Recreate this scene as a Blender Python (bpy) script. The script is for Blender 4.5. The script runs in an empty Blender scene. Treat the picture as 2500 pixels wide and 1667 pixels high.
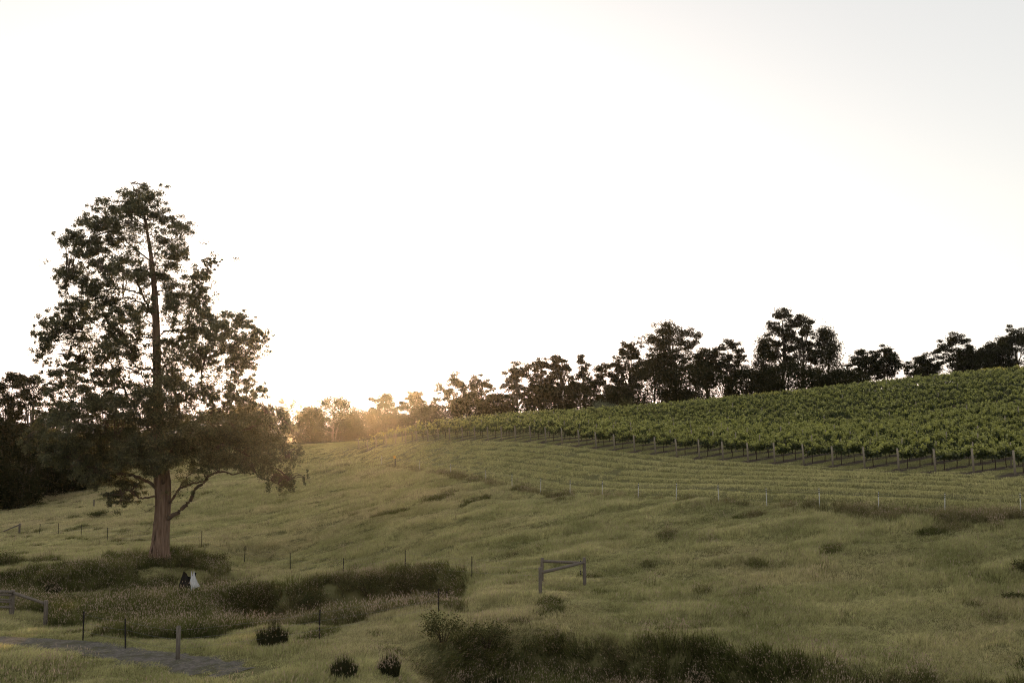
import bpy, math, random
import numpy as np
from mathutils import Vector

random.seed(7)
RNG = np.random.default_rng(7)
sc = bpy.context.scene
COL = sc.collection

# ------------------------------------------------------------------ camera
F = 2430.0                 # focal length in photo pixels (photo 2500 x 1667, 35 mm lens)
CU, CV = 1250.0, 833.5
PITCH = math.radians(4.42)
CAMZ = 10.0
cam_d = bpy.data.cameras.new('camera')
cam_d.sensor_width = 36.0
cam_d.lens = 36.0 * F / 2500.0
cam_d.clip_start = 0.5
cam_d.clip_end = 6000
cam = bpy.data.objects.new('camera', cam_d)
COL.objects.link(cam)
cam.location = (0, 0, CAMZ)
cam.rotation_euler = (math.pi / 2 + PITCH, 0, 0)
sc.camera = cam

# ------------------------------------------------------------------ sky, sun, exposure
SUN_AZ = math.radians(-9.47)
SUN_EL = math.radians(2.0)
world = bpy.data.worlds.new('World')
sc.world = world
world.use_nodes = True
wt = world.node_tree
bg = wt.nodes['Background']
sky = wt.nodes.new('ShaderNodeTexSky')
sky.sky_type = 'NISHITA'
sky.sun_disc = False
sky.sun_elevation = SUN_EL
sky.sun_rotation = SUN_AZ
sky.air_density = 1.0
sky.dust_density = 1.5
sky.ozone_density = 1.0
hs = wt.nodes.new('ShaderNodeHueSaturation')
hs.inputs['Saturation'].default_value = 0.45
wt.links.new(sky.outputs[0], hs.inputs['Color'])
mx = wt.nodes.new('ShaderNodeMix')
mx.data_type = 'RGBA'
mx.inputs[0].default_value = 0.82           # thin high veil over the clear sky
wt.links.new(hs.outputs[0], mx.inputs[6])
mx.inputs[7].default_value = (0.535, 0.525, 0.515, 1)
wt.links.new(mx.outputs[2], bg.inputs[0])
bg.inputs[1].default_value = 0.12

sun_d = bpy.data.lights.new('sun', 'SUN')
sun_d.energy = 0.5
sun_d.angle = math.radians(0.53)
sun_d.color = (1.0, 0.58, 0.24)
sun = bpy.data.objects.new('sun', sun_d)
COL.objects.link(sun)
to_sun = Vector((math.sin(SUN_AZ) * math.cos(SUN_EL), math.cos(SUN_AZ) * math.cos(SUN_EL), math.sin(SUN_EL)))
sun.rotation_euler = to_sun.to_track_quat('Z', 'Y').to_euler()
sun.location = (-60, 300, 60)

vs = sc.view_settings
sc.display_settings.display_device = 'sRGB'
vs.view_transform = 'Standard'
vs.look = 'None'
vs.exposure = 3.36
vs.gamma = 1.0
vs.use_curve_mapping = False
sc.cycles.use_denoising = True
sc.cycles.denoiser = 'OPENIMAGEDENOISE'
sc.cycles.denoising_input_passes = 'RGB_ALBEDO_NORMAL'
sc.cycles.denoising_prefilter = 'NONE'
sc.cycles.use_adaptive_sampling = False
sc.cycles.filter_width = 1.15
sc.cycles.max_bounces = 6
sc.cycles.diffuse_bounces = 3
sc.cycles.transmission_bounces = 3
sc.cycles.glossy_bounces = 2
sc.cycles.volume_bounces = 0
sc.cycles.sample_clamp_indirect = 1.5
sc.cycles.sample_clamp_direct = 5.0


# ------------------------------------------------------------------ helpers
def ray(u, v):
    x, y = (u - CU) / F, -(v - CV) / F
    c, s = math.cos(PITCH), math.sin(PITCH)
    return np.array([x, c - y * s, s + y * c])


def W(u, v, d):
    """the point on the line of sight through photo pixel (u, v) at depth d metres"""
    r = ray(u, v)
    p = r * (d / r[1])
    p[2] += CAMZ
    return p


def TU(x, y):
    """bearing of a ground point, written like a photo column"""
    return CU + F * math.cos(PITCH) * x / np.maximum(y, 1e-3)


def hash2(ix, iy, seed):
    n = (ix.astype(np.int64) * 374761393 + iy.astype(np.int64) * 668265263 + seed * 974711) & 0x7fffffff
    n = ((n ^ (n >> 13)) * 1274126177) & 0x7fffffff
    return ((n ^ (n >> 16)) & 0xffff) / 65535.0


def vnoise(x, y, seed=0):
    x = np.asarray(x, float); y = np.asarray(y, float)
    ix = np.floor(x); iy = np.floor(y)
    fx = x - ix; fy = y - iy
    fx = fx * fx * (3 - 2 * fx); fy = fy * fy * (3 - 2 * fy)
    a = hash2(ix, iy, seed); b = hash2(ix + 1, iy, seed)
    c = hash2(ix, iy + 1, seed); d = hash2(ix + 1, iy + 1, seed)
    return (a * (1 - fx) + b * fx) * (1 - fy) + (c * (1 - fx) + d * fx) * fy


def fbm(x, y, seed=0, octv=3):
    t = 0; a = 0.5
    for i in range(octv):
        t = t + a * vnoise(x * 2 ** i, y * 2 ** i, seed + i)
        a *= 0.5
    return t / (1 - 0.5 ** octv)


def sstep(a, b, x):
    t = np.clip((x - a) / (b - a), 0, 1)
    return t * t * (3 - 2 * t)


def mesh_np(name, verts, faces, mats=None, mat_idx=None, smooth=False, attrs=None):
    verts = np.asarray(verts, np.float32); faces = np.asarray(faces, np.int32)
    m = bpy.data.meshes.new(name)
    m.vertices.add(len(verts)); m.vertices.foreach_set('co', verts.ravel())
    k = faces.shape[1]
    m.loops.add(faces.size); m.loops.foreach_set('vertex_index', faces.ravel())
    m.polygons.add(len(faces))
    m.polygons.foreach_set('loop_start', np.arange(0, faces.size, k, dtype=np.int32))
    m.polygons.foreach_set('loop_total', np.full(len(faces), k, np.int32))
    if mat_idx is not None:
        m.polygons.foreach_set('material_index', np.asarray(mat_idx, np.int32))
    if smooth:
        m.polygons.foreach_set('use_smooth', np.ones(len(faces), bool))
    for mm in (mats or []):
        m.materials.append(mm)
    for an, av in (attrs or {}).items():
        av = np.asarray(av, np.float32)
        a = m.attributes.new(an, 'FLOAT', 'POINT')
        a.data.foreach_set('value', av)
    m.update(calc_edges=True)
    return m


def link(name, data, parent=None, label=None, cat=None, group=None, kind=None, loc=None):
    o = bpy.data.objects.new(name, data)
    COL.objects.link(o)
    if loc is not None:
        o.location = loc
    if parent is not None:
        o.parent = parent
    if label: o['label'] = label
    if cat: o['category'] = cat
    if group: o['group'] = group
    if kind: o['kind'] = kind
    return o


def empty(name, loc, label, cat, group=None):
    o = link(name, None, None, label, cat, group, None, loc)
    o.empty_display_size = 0.3
    return o


class MB:
    """collects tubes and boxes for one mesh"""
    def __init__(self):
        self.v = []; self.f = []

    def tube(self, pts, radii, n=8, cap=True, wob=0.0, seed=0):
        pts = [np.asarray(p, float) for p in pts]
        rr = random.Random(seed)
        base = len(self.v)
        ref = np.array([0.3, 0.2, 0.93])
        ph = [rr.uniform(-1, 1) for _ in range(n)]
        for i, p in enumerate(pts):
            a = pts[max(i - 1, 0)]; b = pts[min(i + 1, len(pts) - 1)]
            t = b - a; t = t / (np.linalg.norm(t) + 1e-9)
            r0 = np.array([1.0, 0, 0]) if abs(t[2]) > 0.7 else np.array([0, 0, 1.0])
            e1 = np.cross(t, r0); e1 /= np.linalg.norm(e1) + 1e-9
            e2 = np.cross(t, e1)
            for k in range(n):
                a_ = 2 * math.pi * k / n
                r = radii[i] * (1 + wob * (ph[k] * 0.7 + 0.3 * rr.uniform(-1, 1)))
                self.v.append(p + r * (math.cos(a_) * e1 + math.sin(a_) * e2))
        for i in range(len(pts) - 1):
            for k in range(n):
                a = base + i * n + k; b = base + i * n + (k + 1) % n
                self.f.append((a, b, b + n, a + n))
        if cap:
            for i, sgn in ((0, -1), (len(pts) - 1, 1)):
                ring = [base + i * n + k for k in range(n)]
                c = len(self.v); self.v.append(pts[i] + 0.0)
                for k in range(n):
                    a, b = ring[k], ring[(k + 1) % n]
                    self.f.append((a, b, c, c) if sgn > 0 else (b, a, c, c))
        return self

    def box(self, c, sx, sy, sz, rz=0.0, tilt=0.0):
        base = len(self.v)
        for dx in (-1, 1):
            for dy in (-1, 1):
                for dz in (-1, 1):
                    x, y, z = dx * sx / 2, dy * sy / 2, dz * sz / 2
                    x, z = x * math.cos(tilt) - z * math.sin(tilt), x * math.sin(tilt) + z * math.cos(tilt)
                    self.v.append(np.array(c, float) + np.array([x * math.cos(rz) - y * math.sin(rz), x * math.sin(rz) + y * math.cos(rz), z]))
        for q in ((0, 1, 3, 2), (4, 6, 7, 5), (0, 4, 5, 1), (2, 3, 7, 6), (0, 2, 6, 4), (1, 5, 7, 3)):
            self.f.append(tuple(base + i for i in q))
        return self

    def mesh(self, name, mat, smooth=True):
        m = bpy.data.meshes.new(name)
        faces = [f if f[2] != f[3] else f[:3] for f in self.f]
        m.from_pydata([tuple(v) for v in self.v], [], faces)
        m.materials.append(mat)
        if smooth:
            m.polygons.foreach_set('use_smooth', np.ones(len(faces), bool))
        m.update()
        return m

    def build(self, name, mat, parent=None, smooth=True, **kw):
        return link(name, self.mesh(name, mat, smooth), parent, **kw)


def spline(pts, n):
    """Catmull-Rom resample of a list of points (any dimension)"""
    P = np.asarray(pts, float)
    P = np.vstack([2 * P[0] - P[1], P, 2 * P[-1] - P[-2]])
    out = []
    m = len(P) - 3
    for i in range(n):
        t = i / (n - 1) * m
        k = min(int(t), m - 1); f = t - k
        a, b, c, d = P[k:k + 4]
        out.append(0.5 * (2 * b + (c - a) * f + (2 * a - 5 * b + 4 * c - d) * f * f + (3 * b - a - 3 * c + d) * f ** 3))
    return np.array(out)


# ------------------------------------------------------------------ materials
def new_mat(name):
    m = bpy.data.materials.new(name)
    m.use_nodes = True
    nt = m.node_tree
    for n in list(nt.nodes):
        nt.nodes.remove(n)
    out = nt.nodes.new('ShaderNodeOutputMaterial')
    return m, nt, out


def N(nt, typ, **kw):
    n = nt.nodes.new(typ)
    for k, v in kw.items():
        setattr(n, k, v)
    return n


def mixc(nt, fac, a, b):
    m = N(nt, 'ShaderNodeMix', data_type='RGBA')
    for sock, val in ((m.inputs[0], fac), (m.inputs[6], a), (m.inputs[7], b)):
        if isinstance(val, bpy.types.NodeSocket):
            nt.links.new(val, sock)
        elif isinstance(val, (int, float)):
            sock.default_value = val
        else:
            sock.default_value = (*val, 1) if len(val) == 3 else val
    return m.outputs[2]


def noise(nt, scale, vec=None, detail=3, rough=0.55):
    n = N(nt, 'ShaderNodeTexNoise')
    n.inputs['Scale'].default_value = scale
    n.inputs['Detail'].default_value = detail
    n.inputs['Roughness'].default_value = rough
    if vec is not None:
        nt.links.new(vec, n.inputs['Vector'])
    return n.outputs[0]


def ramp(nt, fac, lo, hi):
    m = N(nt, 'ShaderNodeMapRange')
    nt.links.new(fac, m.inputs[0])
    m.inputs[1].default_value = lo; m.inputs[2].default_value = hi
    return m.outputs[0]


def worldpos(nt, scale=(1, 1, 1)):
    g = N(nt, 'ShaderNodeNewGeometry')
    mp = N(nt, 'ShaderNodeMapping')
    nt.links.new(g.outputs['Position'], mp.inputs[0])
    mp.inputs['Scale'].default_value = scale
    return mp.outputs[0]


def leafy(name, dark, light, dry_or_lit, transl=0.4, attr=None, inst=False, nscale=0.6, rough_gloss=0.0, blade=False):
    """leaf or grass: diffuse + light coming through; colour varies in patches and by 'tint' (0 fresh or shaded, 1 dry)"""
    m, nt, out = new_mat(name)
    n1 = noise(nt, nscale, worldpos(nt), 3)
    c = mixc(nt, ramp(nt, n1, 0.32, 0.68), dark, light)
    if attr:
        a = N(nt, 'ShaderNodeAttribute', attribute_name=attr)
        a.attribute_type = 'INSTANCER' if inst else 'GEOMETRY'
        c = mixc(nt, a.outputs['Fac'], c, dry_or_lit)
    if blade:                                # every blade has its own shade of the colour
        b = N(nt, 'ShaderNodeAttribute', attribute_name='bt')
        hv = N(nt, 'ShaderNodeHueSaturation'); nt.links.new(c, hv.inputs['Color'])
        mr = N(nt, 'ShaderNodeMapRange'); nt.links.new(b.outputs['Fac'], mr.inputs[0])
        mr.inputs[3].default_value = 0.42; mr.inputs[4].default_value = 1.45
        nt.links.new(mr.outputs[0], hv.inputs['Value'])
        c = hv.outputs[0]
    d = N(nt, 'ShaderNodeBsdfDiffuse'); nt.links.new(c, d.inputs[0])
    t = N(nt, 'ShaderNodeBsdfTranslucent')
    hsv = N(nt, 'ShaderNodeHueSaturation'); nt.links.new(c, hsv.inputs['Color'])
    hsv.inputs['Saturation'].default_value = 1.15; hsv.inputs['Value'].default_value = 1.25
    nt.links.new(hsv.outputs[0], t.inputs[0])
    ms = N(nt, 'ShaderNodeMixShader'); ms.inputs[0].default_value = transl
    nt.links.new(d.outputs[0], ms.inputs[1]); nt.links.new(t.outputs[0], ms.inputs[2])
    s = ms.outputs[0]
    if rough_gloss:
        g = N(nt, 'ShaderNodeBsdfGlossy'); g.inputs['Roughness'].default_value = 0.45
        g.inputs['Color'].default_value = (0.8, 0.8, 0.75, 1)
        m2 = N(nt, 'ShaderNodeMixShader'); m2.inputs[0].default_value = rough_gloss
        nt.links.new(s, m2.inputs[1]); nt.links.new(g.outputs[0], m2.inputs[2]); s = m2.outputs[0]
    nt.links.new(s, out.inputs[0])
    return m


def woody(name, a, b, scale=(9, 9, 1.2), bump=0.5, rough=0.9, crack=None):
    m, nt, out = new_mat(name)
    tc = N(nt, 'ShaderNodeTexCoord')
    mp = N(nt, 'ShaderNodeMapping'); nt.links.new(tc.outputs['Object'], mp.inputs[0])
    mp.inputs['Scale'].default_value = scale
    n1 = noise(nt, 1.0, mp.outputs[0], 5, 0.65)
    c = mixc(nt, ramp(nt, n1, 0.3, 0.7), a, b)
    if crack:
        n2 = noise(nt, 0.45, mp.outputs[0], 3)
        c = mixc(nt, ramp(nt, n2, 0.55, 0.7), c, crack)
    p = N(nt, 'ShaderNodeBsdfPrincipled')
    nt.links.new(c, p.inputs['Base Color']); p.inputs['Roughness'].default_value = rough
    p.inputs['Specular IOR Level'].default_value = 0.25
    bp = N(nt, 'ShaderNodeBump'); bp.inputs['Strength'].default_value = bump; bp.inputs['Distance'].default_value = 0.05
    nt.links.new(n1, bp.inputs['Height']); nt.links.new(bp.outputs[0], p.inputs['Normal'])
    nt.links.new(p.outputs[0], out.inputs[0])
    return m


def plain(name, col, rough=0.6, metal=0.0, var=0.15):
    m, nt, out = new_mat(name)
    tc = N(nt, 'ShaderNodeTexCoord')
    n1 = noise(nt, 14, tc.outputs['Object'], 3)
    c = mixc(nt, n1, [x * (1 - var) for x in col], [min(1, x * (1 + var)) for x in col])
    p = N(nt, 'ShaderNodeBsdfPrincipled')
    nt.links.new(c, p.inputs['Base Color']); p.inputs['Roughness'].default_value = rough
    p.inputs['Metallic'].default_value = metal
    nt.links.new(p.outputs[0], out.inputs[0])
    return m


M = {}
M['meadow'] = leafy('meadow_blades', (0.27, 0.27, 0.125), (0.46, 0.435, 0.23), (0.56, 0.47, 0.30), 0.5, 'tint', True, 0.35, blade=True)
M['short'] = leafy('mown_blades', (0.18, 0.185, 0.075), (0.28, 0.272, 0.118), (0.50, 0.46, 0.25), 0.5, 'tint', True, 0.5, blade=True)
M['tall'] = leafy('tall_blades', (0.060, 0.070, 0.024), (0.14, 0.142, 0.056), (0.32, 0.26, 0.155), 0.4, 'tint', True, 0.5, blade=True)
M['seed'] = leafy('seed_heads', (0.34, 0.26, 0.19), (0.52, 0.41, 0.31), (0.34, 0.25, 0.18), 0.4, None, False, 0.8)
M['rush'] = leafy('rush_stems', (0.026, 0.030, 0.014), (0.050, 0.050, 0.024), (0.1, 0.1, 0.1), 0.2)
M['gum'] = leafy('gum_leaves', (0.030, 0.037, 0.016), (0.066, 0.068, 0.029), (0.21, 0.19, 0.09), 0.35, 'tint', False, 0.5, 0.05)
M['bgleaf'] = leafy('far_gum_leaves', (0.012, 0.016, 0.008), (0.030, 0.032, 0.014), (0.060, 0.055, 0.024), 0.25, 'tint', False, 0.25)
M['vine'] = leafy('vine_leaves', (0.018, 0.028, 0.007), (0.044, 0.058, 0.014), (0.42, 0.42, 0.14), 0.5, 'tint', False, 0.8, 0.04)  # last colour: young leaves, and the lit row tops painted in
M['shrub'] = leafy('shrub_leaves', (0.030, 0.038, 0.015), (0.065, 0.070, 0.028), (0.17, 0.15, 0.07), 0.3, 'tint', False, 1.2)
M['greyshrub'] = leafy('grey_shrub_leaves', (0.10, 0.12, 0.075), (0.16, 0.17, 0.11), (0.2, 0.2, 0.13), 0.3, 'tint', False, 1.2)
M['bark'] = woody('stringy_bark', (0.075, 0.048, 0.033), (0.29, 0.19, 0.135), (11, 11, 0.6), 1.0, 0.95, (0.022, 0.014, 0.010))
M['limb'] = woody('limb_bark', (0.060, 0.042, 0.030), (0.15, 0.105, 0.075), (8, 8, 2.0), 0.6)
M['bgbark'] = woody('far_trunk_bark', (0.07, 0.055, 0.042), (0.16, 0.13, 0.10), (3, 3, 0.7), 0.5)
M['oldwood'] = woody('weathered_timber', (0.075, 0.062, 0.050), (0.20, 0.17, 0.14), (30, 30, 3), 0.5)
M['vpost'] = woody('vineyard_post_timber', (0.17, 0.14, 0.105), (0.33, 0.28, 0.215), (25, 25, 2.5), 0.4)
M['vwood'] = woody('vine_wood', (0.035, 0.024, 0.016), (0.08, 0.055, 0.038), (30, 30, 8), 0.6)
M['steel'] = plain('dark_steel', (0.020, 0.017, 0.015), 0.7, 0.3)
M['wire'] = plain('fence_wire', (0.25, 0.235, 0.21), 0.5, 0.5)
M['white'] = plain('white_plastic', (0.56, 0.55, 0.52), 0.5)
M['black'] = plain('black_plastic', (0.012, 0.012, 0.012), 0.5)
M['yellow'] = plain('yellow_plastic', (0.65, 0.36, 0.04), 0.5)
M['char'] = woody('charred_wood', (0.006, 0.005, 0.005), (0.028, 0.024, 0.02), (14, 14, 3), 0.9)
M['pale'] = woody('pale_split_wood', (0.45, 0.44, 0.44), (0.68, 0.67, 0.68), (20, 20, 2), 0.4)

# ------------------------------------------------------------------ lie of the land
WHITE = [(2483, 1258, 54), (2299, 1252, 56), (2138, 1246, 58), (1996, 1240, 60.5), (1868, 1236, 63), (1752, 1229, 66),
         (1648.5, 1224, 69), (1556, 1218, 72), (1469, 1213, 75.5), (1391, 1210, 79), (1319, 1201, 83), (1250, 1188, 87),
         (1187, 1174, 92), (1100, 1158, 100), (1025, 1148, 110), (933, 1138, 122)]
ENDP = [(877, 1096.6), (898, 1093), (920, 1090), (943.5, 1087), (966, 1084), (991, 1081), (1018, 1078.5), (1045.6, 1076.5), (1071, 1075),
        (1099, 1074), (1130, 1073), (1160, 1073), (1192, 1073), (1225, 1073), (1259, 1074), (1296, 1076), (1333, 1079), (1373, 1082),
        (1414, 1087), (1456, 1092), (1501, 1097.5), (1550, 1102), (1601, 1107), (1653, 1113), (1708, 1118), (1766, 1122), (1827, 1126),
        (1892, 1130), (1963, 1134), (2034, 1138), (2112, 1142), (2195, 1147), (2285, 1150), (2378, 1153), (2479, 1157)]
ENDP = ENDP[::-1]                                    # row 0 = rightmost row in the photo
ROWDIR = np.array([0.80, 0.60])
ROWN = np.array([-0.60, 0.80])
ROWS = 3.1
R0 = W(*ENDP[0], 64.0)[:2]
ROWC0 = float(ROWN @ R0)
row_start = []
for k, (u, v) in enumerate(ENDP):
    r = ray(u, v)
    d = (ROWC0 + k * ROWS) / float(ROWN @ np.array([r[0] / r[1], 1.0]))
    row_start.append((u, v, d))

CTRL = [(0, 1667, 37), (600, 1650, 37), (300, 1615, 39.5), (449, 1608, 39.5), (220, 1566, 43), (322, 1585, 42), (0, 1560, 43.5), (788, 1567, 42),
        (1074, 1507, 46.5), (128, 1536, 50), (46, 1512, 51), (1318, 1462, 48), (1324, 1434, 51.5), (1426, 1438, 51),
        (1153, 1420, 56), (993, 1417, 60), (843, 1408, 66), (715, 1394, 71), (604, 1379, 77), (271, 1322, 95), (153, 1307, 105), (58, 1302, 112),
        (380, 1384, 71), (250, 1430, 64), (100, 1450, 61), (450, 1440, 62), (300, 1500, 54), (550, 1470, 57), (560, 1545, 46), (145, 1405, 67),
        (480, 1345, 80), (600, 1300, 90), (700, 1250, 100), (950, 1250, 84), (950, 1320, 73), (1200, 1300, 68), (1250, 1240, 76), (1600, 1350, 57), (1600, 1280, 64),
        (2000, 1350, 52), (2000, 1290, 57), (2400, 1350, 49), (2400, 1300, 52), (2000, 1480, 44.5), (2400, 1500, 42.5), (1600, 1480, 46), (2400, 1667, 36), (1600, 1560, 41), (1250, 1540, 43),
        (800, 1180, 115), (745, 1097, 172), (600, 1120, 165), (460, 1148, 160), (200, 1205, 155), (0, 1238, 148), (-300, 1290, 130), (0, 1290, 116), (200, 1240, 132), (450, 1200, 128), (650, 1160, 135), (900, 1112, 150),
        (2500, 919, 165), (2200, 950, 168), (1900, 980, 172), (1600, 1008, 176), (1300, 1035, 182), (1100, 1058, 186),
        (2500, 1040, 100), (2200, 1060, 105), (1900, 1068, 112), (1600, 1060, 130), (2800, 1170, 62), (2800, 1270, 50), (3000, 900, 160)]
pts = [W(*c) for c in CTRL] + [W(*w) for w in WHITE] + [W(*r) for r in row_start]
XTRA = [(-60, 0, 0.2), (0, 0, 0.2), (60, 0, 0.4), (0, 20, 0.2), (-40, 20, 0.1), (45, 20, 0.6), (-120, 60, -3), (110, 60, 8), (-200, 0, -3), (200, 0, 10), (0, -150, 2),
        (130, 240, 15.5), (60, 240, 10.5), (20, 240, 7.5), (-30, 240, 3.5), (-80, 240, 0), (-140, 220, -4), (-200, 150, -6), (200, 150, 18),
        (150, 330, 8), (50, 330, 3), (-60, 330, -4), (-160, 330, -7), (-60, 205, 4.0), (-95, 190, 1.0),
        (-300, 400, -6), (300, 400, 8), (0, 480, -6), (-500, 0, -4), (500, 0, 14), (-500, 600, -4), (500, 600, 4), (0, 900, -4), (-100, 460, -5)]
P = np.array(pts + [np.array(x, float) for x in XTRA])


def tps_fit(P, lam=0.02):
    s = 100.0
    X = P[:, :2] / s
    n = len(X)
    r2 = ((X[:, None] - X[None]) ** 2).sum(-1)
    K = np.where(r2 > 0, 0.5 * r2 * np.log(r2 + 1e-12), 0) + lam * np.eye(n) * 0.02
    Q = np.hstack([np.ones((n, 1)), X])
    A = np.block([[K, Q], [Q.T, np.zeros((3, 3))]])
    sol = np.linalg.solve(A, np.concatenate([P[:, 2], np.zeros(3)]))
    return X, sol[:n], sol[n:], s


TX, TWt, TA, TS = tps_fit(P)


def tps(x, y):
    q = np.stack([x, y], -1).reshape(-1, 2) / TS
    out = np.empty(len(q))
    for i in range(0, len(q), 20000):
        b = q[i:i + 20000]
        r2 = ((b[:, None] - TX[None]) ** 2).sum(-1)
        out[i:i + 20000] = (0.5 * r2 * np.log(r2 + 1e-12)) @ TWt + TA[0] + b @ TA[1:]
    return out.reshape(np.shape(x))


def interp_u(tab, uu, col=1):
    t = sorted((a[0], a[col]) for a in tab)
    return np.interp(uu, [a[0] for a in t], [a[1] for a in t])


FENCE_D = [(w[0], w[2]) for w in WHITE] + [(860, 131), (780, 142), (700, 156), (600, 175), (2800, 50), (3200, 47)]
HEAD_D = [(r[0], r[2]) for r in row_start] + [(800, 178), (2800, 58)]
BANK1 = [(940, 39.5), (1063, 41.1), (1160, 42.6), (1330, 42.8), (1540, 41.3), (1700, 40.8), (1800, 39.6), (1966, 38.2), (2126, 37.0), (2400, 35.8), (2800, 34)]
BANK2 = [(500, 57), (595, 57.5), (733, 57), (787, 58), (903, 58.5), (1000, 59.5), (1063, 58.5), (1116, 57), (1250, 54)]
TRACK = [(-250, 1536), (0, 1563), (160, 1577), (330, 1604), (500, 1634), (590, 1652)]


def bank1_sd(x, y):
    return interp_u(BANK1, TU(x, y)) - y              # > 0 : on the camera side of the bank top


def bank2_sd(x, y):
    return interp_u(BANK2, TU(x, y)) - y


def track_dist(x, y):
    """metres from the centre line of the dirt track (negative nowhere)"""
    d = np.full(np.shape(x), 1e9)
    for a, b in zip(TRK[:-1], TRK[1:]):
        ab = b - a
        t = np.clip(((x - a[0]) * ab[0] + (y - a[1]) * ab[1]) / (ab @ ab), 0, 1)
        d = np.minimum(d, np.hypot(x - a[0] - t * ab[0], y - a[1] - t * ab[1]))
    return d


def ground_fn(x, y):
    z = tps(x, y)
    uu = TU(x, y)
    wob = (fbm(x * 0.5, y * 0.5, 31) - 0.5) * 1.4
    # lower bank: a drop of 1.4 m down to a wet ditch
    s1 = bank1_sd(x, y) + wob
    m1 = sstep(930, 1120, uu) * (y > 5)
    z = z - m1 * (1.6 - 0.9 * sstep(1700, 2050, uu)) * sstep(-0.1, 1.2, s1) * (1 - sstep(9, 16, s1))
    # upper bank: a rounded lip with a gully in front of it
    s2 = bank2_sd(x, y) + wob
    m2 = sstep(480, 640, uu) * (1 - sstep(1080, 1180, uu)) * (y > 5)
    z = z + m2 * (0.45 * np.exp(-((s2 + 1.2) / 1.6) ** 2) - 1.5 * sstep(-0.2, 1.3, s2) * (1 - sstep(3.0, 12.0, s2)))
    # mound to the right of the big tree, low bank in front of it
    z = z + 0.9 * np.exp(-(((x + 24.0) / 2.6) ** 2 + ((y - 74.5) / 2.5) ** 2))
    m3 = (1 - sstep(520, 640, uu)) * (y > 40) * (y < 90)
    s3 = (69.0 + (uu - 380) * 0.004) - y + wob * 1.3
    z = z - m3 * 0.8 * sstep(0, 3.5, s3) * (1 - sstep(5, 14, s3))
    # rough tussocky meadow in front of the white fence, smoother mown strip behind it
    fd = interp_u(FENCE_D, uu)
    mown = sstep(-0.5, 1.5, y - fd) * (uu > 640)
    rough = (1 - mown) * (y < 200)
    trk = 1 - np.exp(-(track_dist(x, y) / 1.8) ** 2)
    z = z + rough * trk * (0.42 * (fbm(x * 0.45, y * 0.75, 3) - 0.5) + 0.55 * (fbm(x * 0.12, y * 0.12, 9) - 0.5))
    hd_ = interp_u(HEAD_D, uu)
    sw = np.sin(2 * np.pi * 8.0 * (y - fd) / np.maximum(hd_ - fd, 3) + 2.2 * fbm(x * 0.08, y * 0.08, 81))
    z = z + mown * (y < hd_) * (uu > 700) * 0.07 * sw * (hd_ - fd < 60)
    z = z + mown * 0.12 * (fbm(x * 0.3, y * 0.3, 5) - 0.5)
    return z


def zt(u, v, d0):
    return W(u, v, d0)


TRK = []
for u, v in TRACK:
    d = 9.75 * F / (v - 1021)
    TRK.append(W(u, v, d)[:2])
TRK = np.array(TRK)


def axis(lo, hi, flo, fhi, step, grow=1.16):
    a = list(np.arange(flo, fhi + 1e-6, step))
    s = step
    while a[-1] < hi:
        s = min(s * grow, 60); a.append(a[-1] + s)
    s = step
    while a[0] > lo:
        s = min(s * grow, 60); a.insert(0, a[0] - s)
    return np.array(a)


GX = axis(-900, 900, -48, 52, 0.5, 1.09)
GY = axis(-300, 950, 30, 100, 0.5, 1.045)
XX, YY = np.meshgrid(GX, GY)
ZZ = ground_fn(XX, YY)
NXg, NYg = len(GX), len(GY)


def hz(x, y):
    x = np.asarray(x, float); y = np.asarray(y, float)
    i = np.clip(np.searchsorted(GX, x) - 1, 0, NXg - 2)
    j = np.clip(np.searchsorted(GY, y) - 1, 0, NYg - 2)
    fx = (x - GX[i]) / (GX[i + 1] - GX[i]); fy = (y - GY[j]) / (GY[j + 1] - GY[j])
    return (ZZ[j, i] * (1 - fx) + ZZ[j, i + 1] * fx) * (1 - fy) + (ZZ[j + 1, i] * (1 - fx) + ZZ[j + 1, i + 1] * fx) * fy


def hit(u, v, dmin=30, dmax=400):
    """first ground point met along the line of sight through photo pixel (u, v)"""
    r = ray(u, v)
    ds = np.linspace(dmin, dmax, 3000)
    x = r[0] / r[1] * ds; z = CAMZ + r[2] / r[1] * ds
    g = hz(x, ds)
    k = np.argmax(z < g) if (z < g).any() else len(ds) - 1
    return np.array([x[k], ds[k], g[k]])


def at(u, d):
    """ground point in the direction of photo column u at depth d"""
    r = ray(u, 1021)
    x = r[0] / r[1] * d
    return np.array([x, d, float(hz(x, d))])


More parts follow.
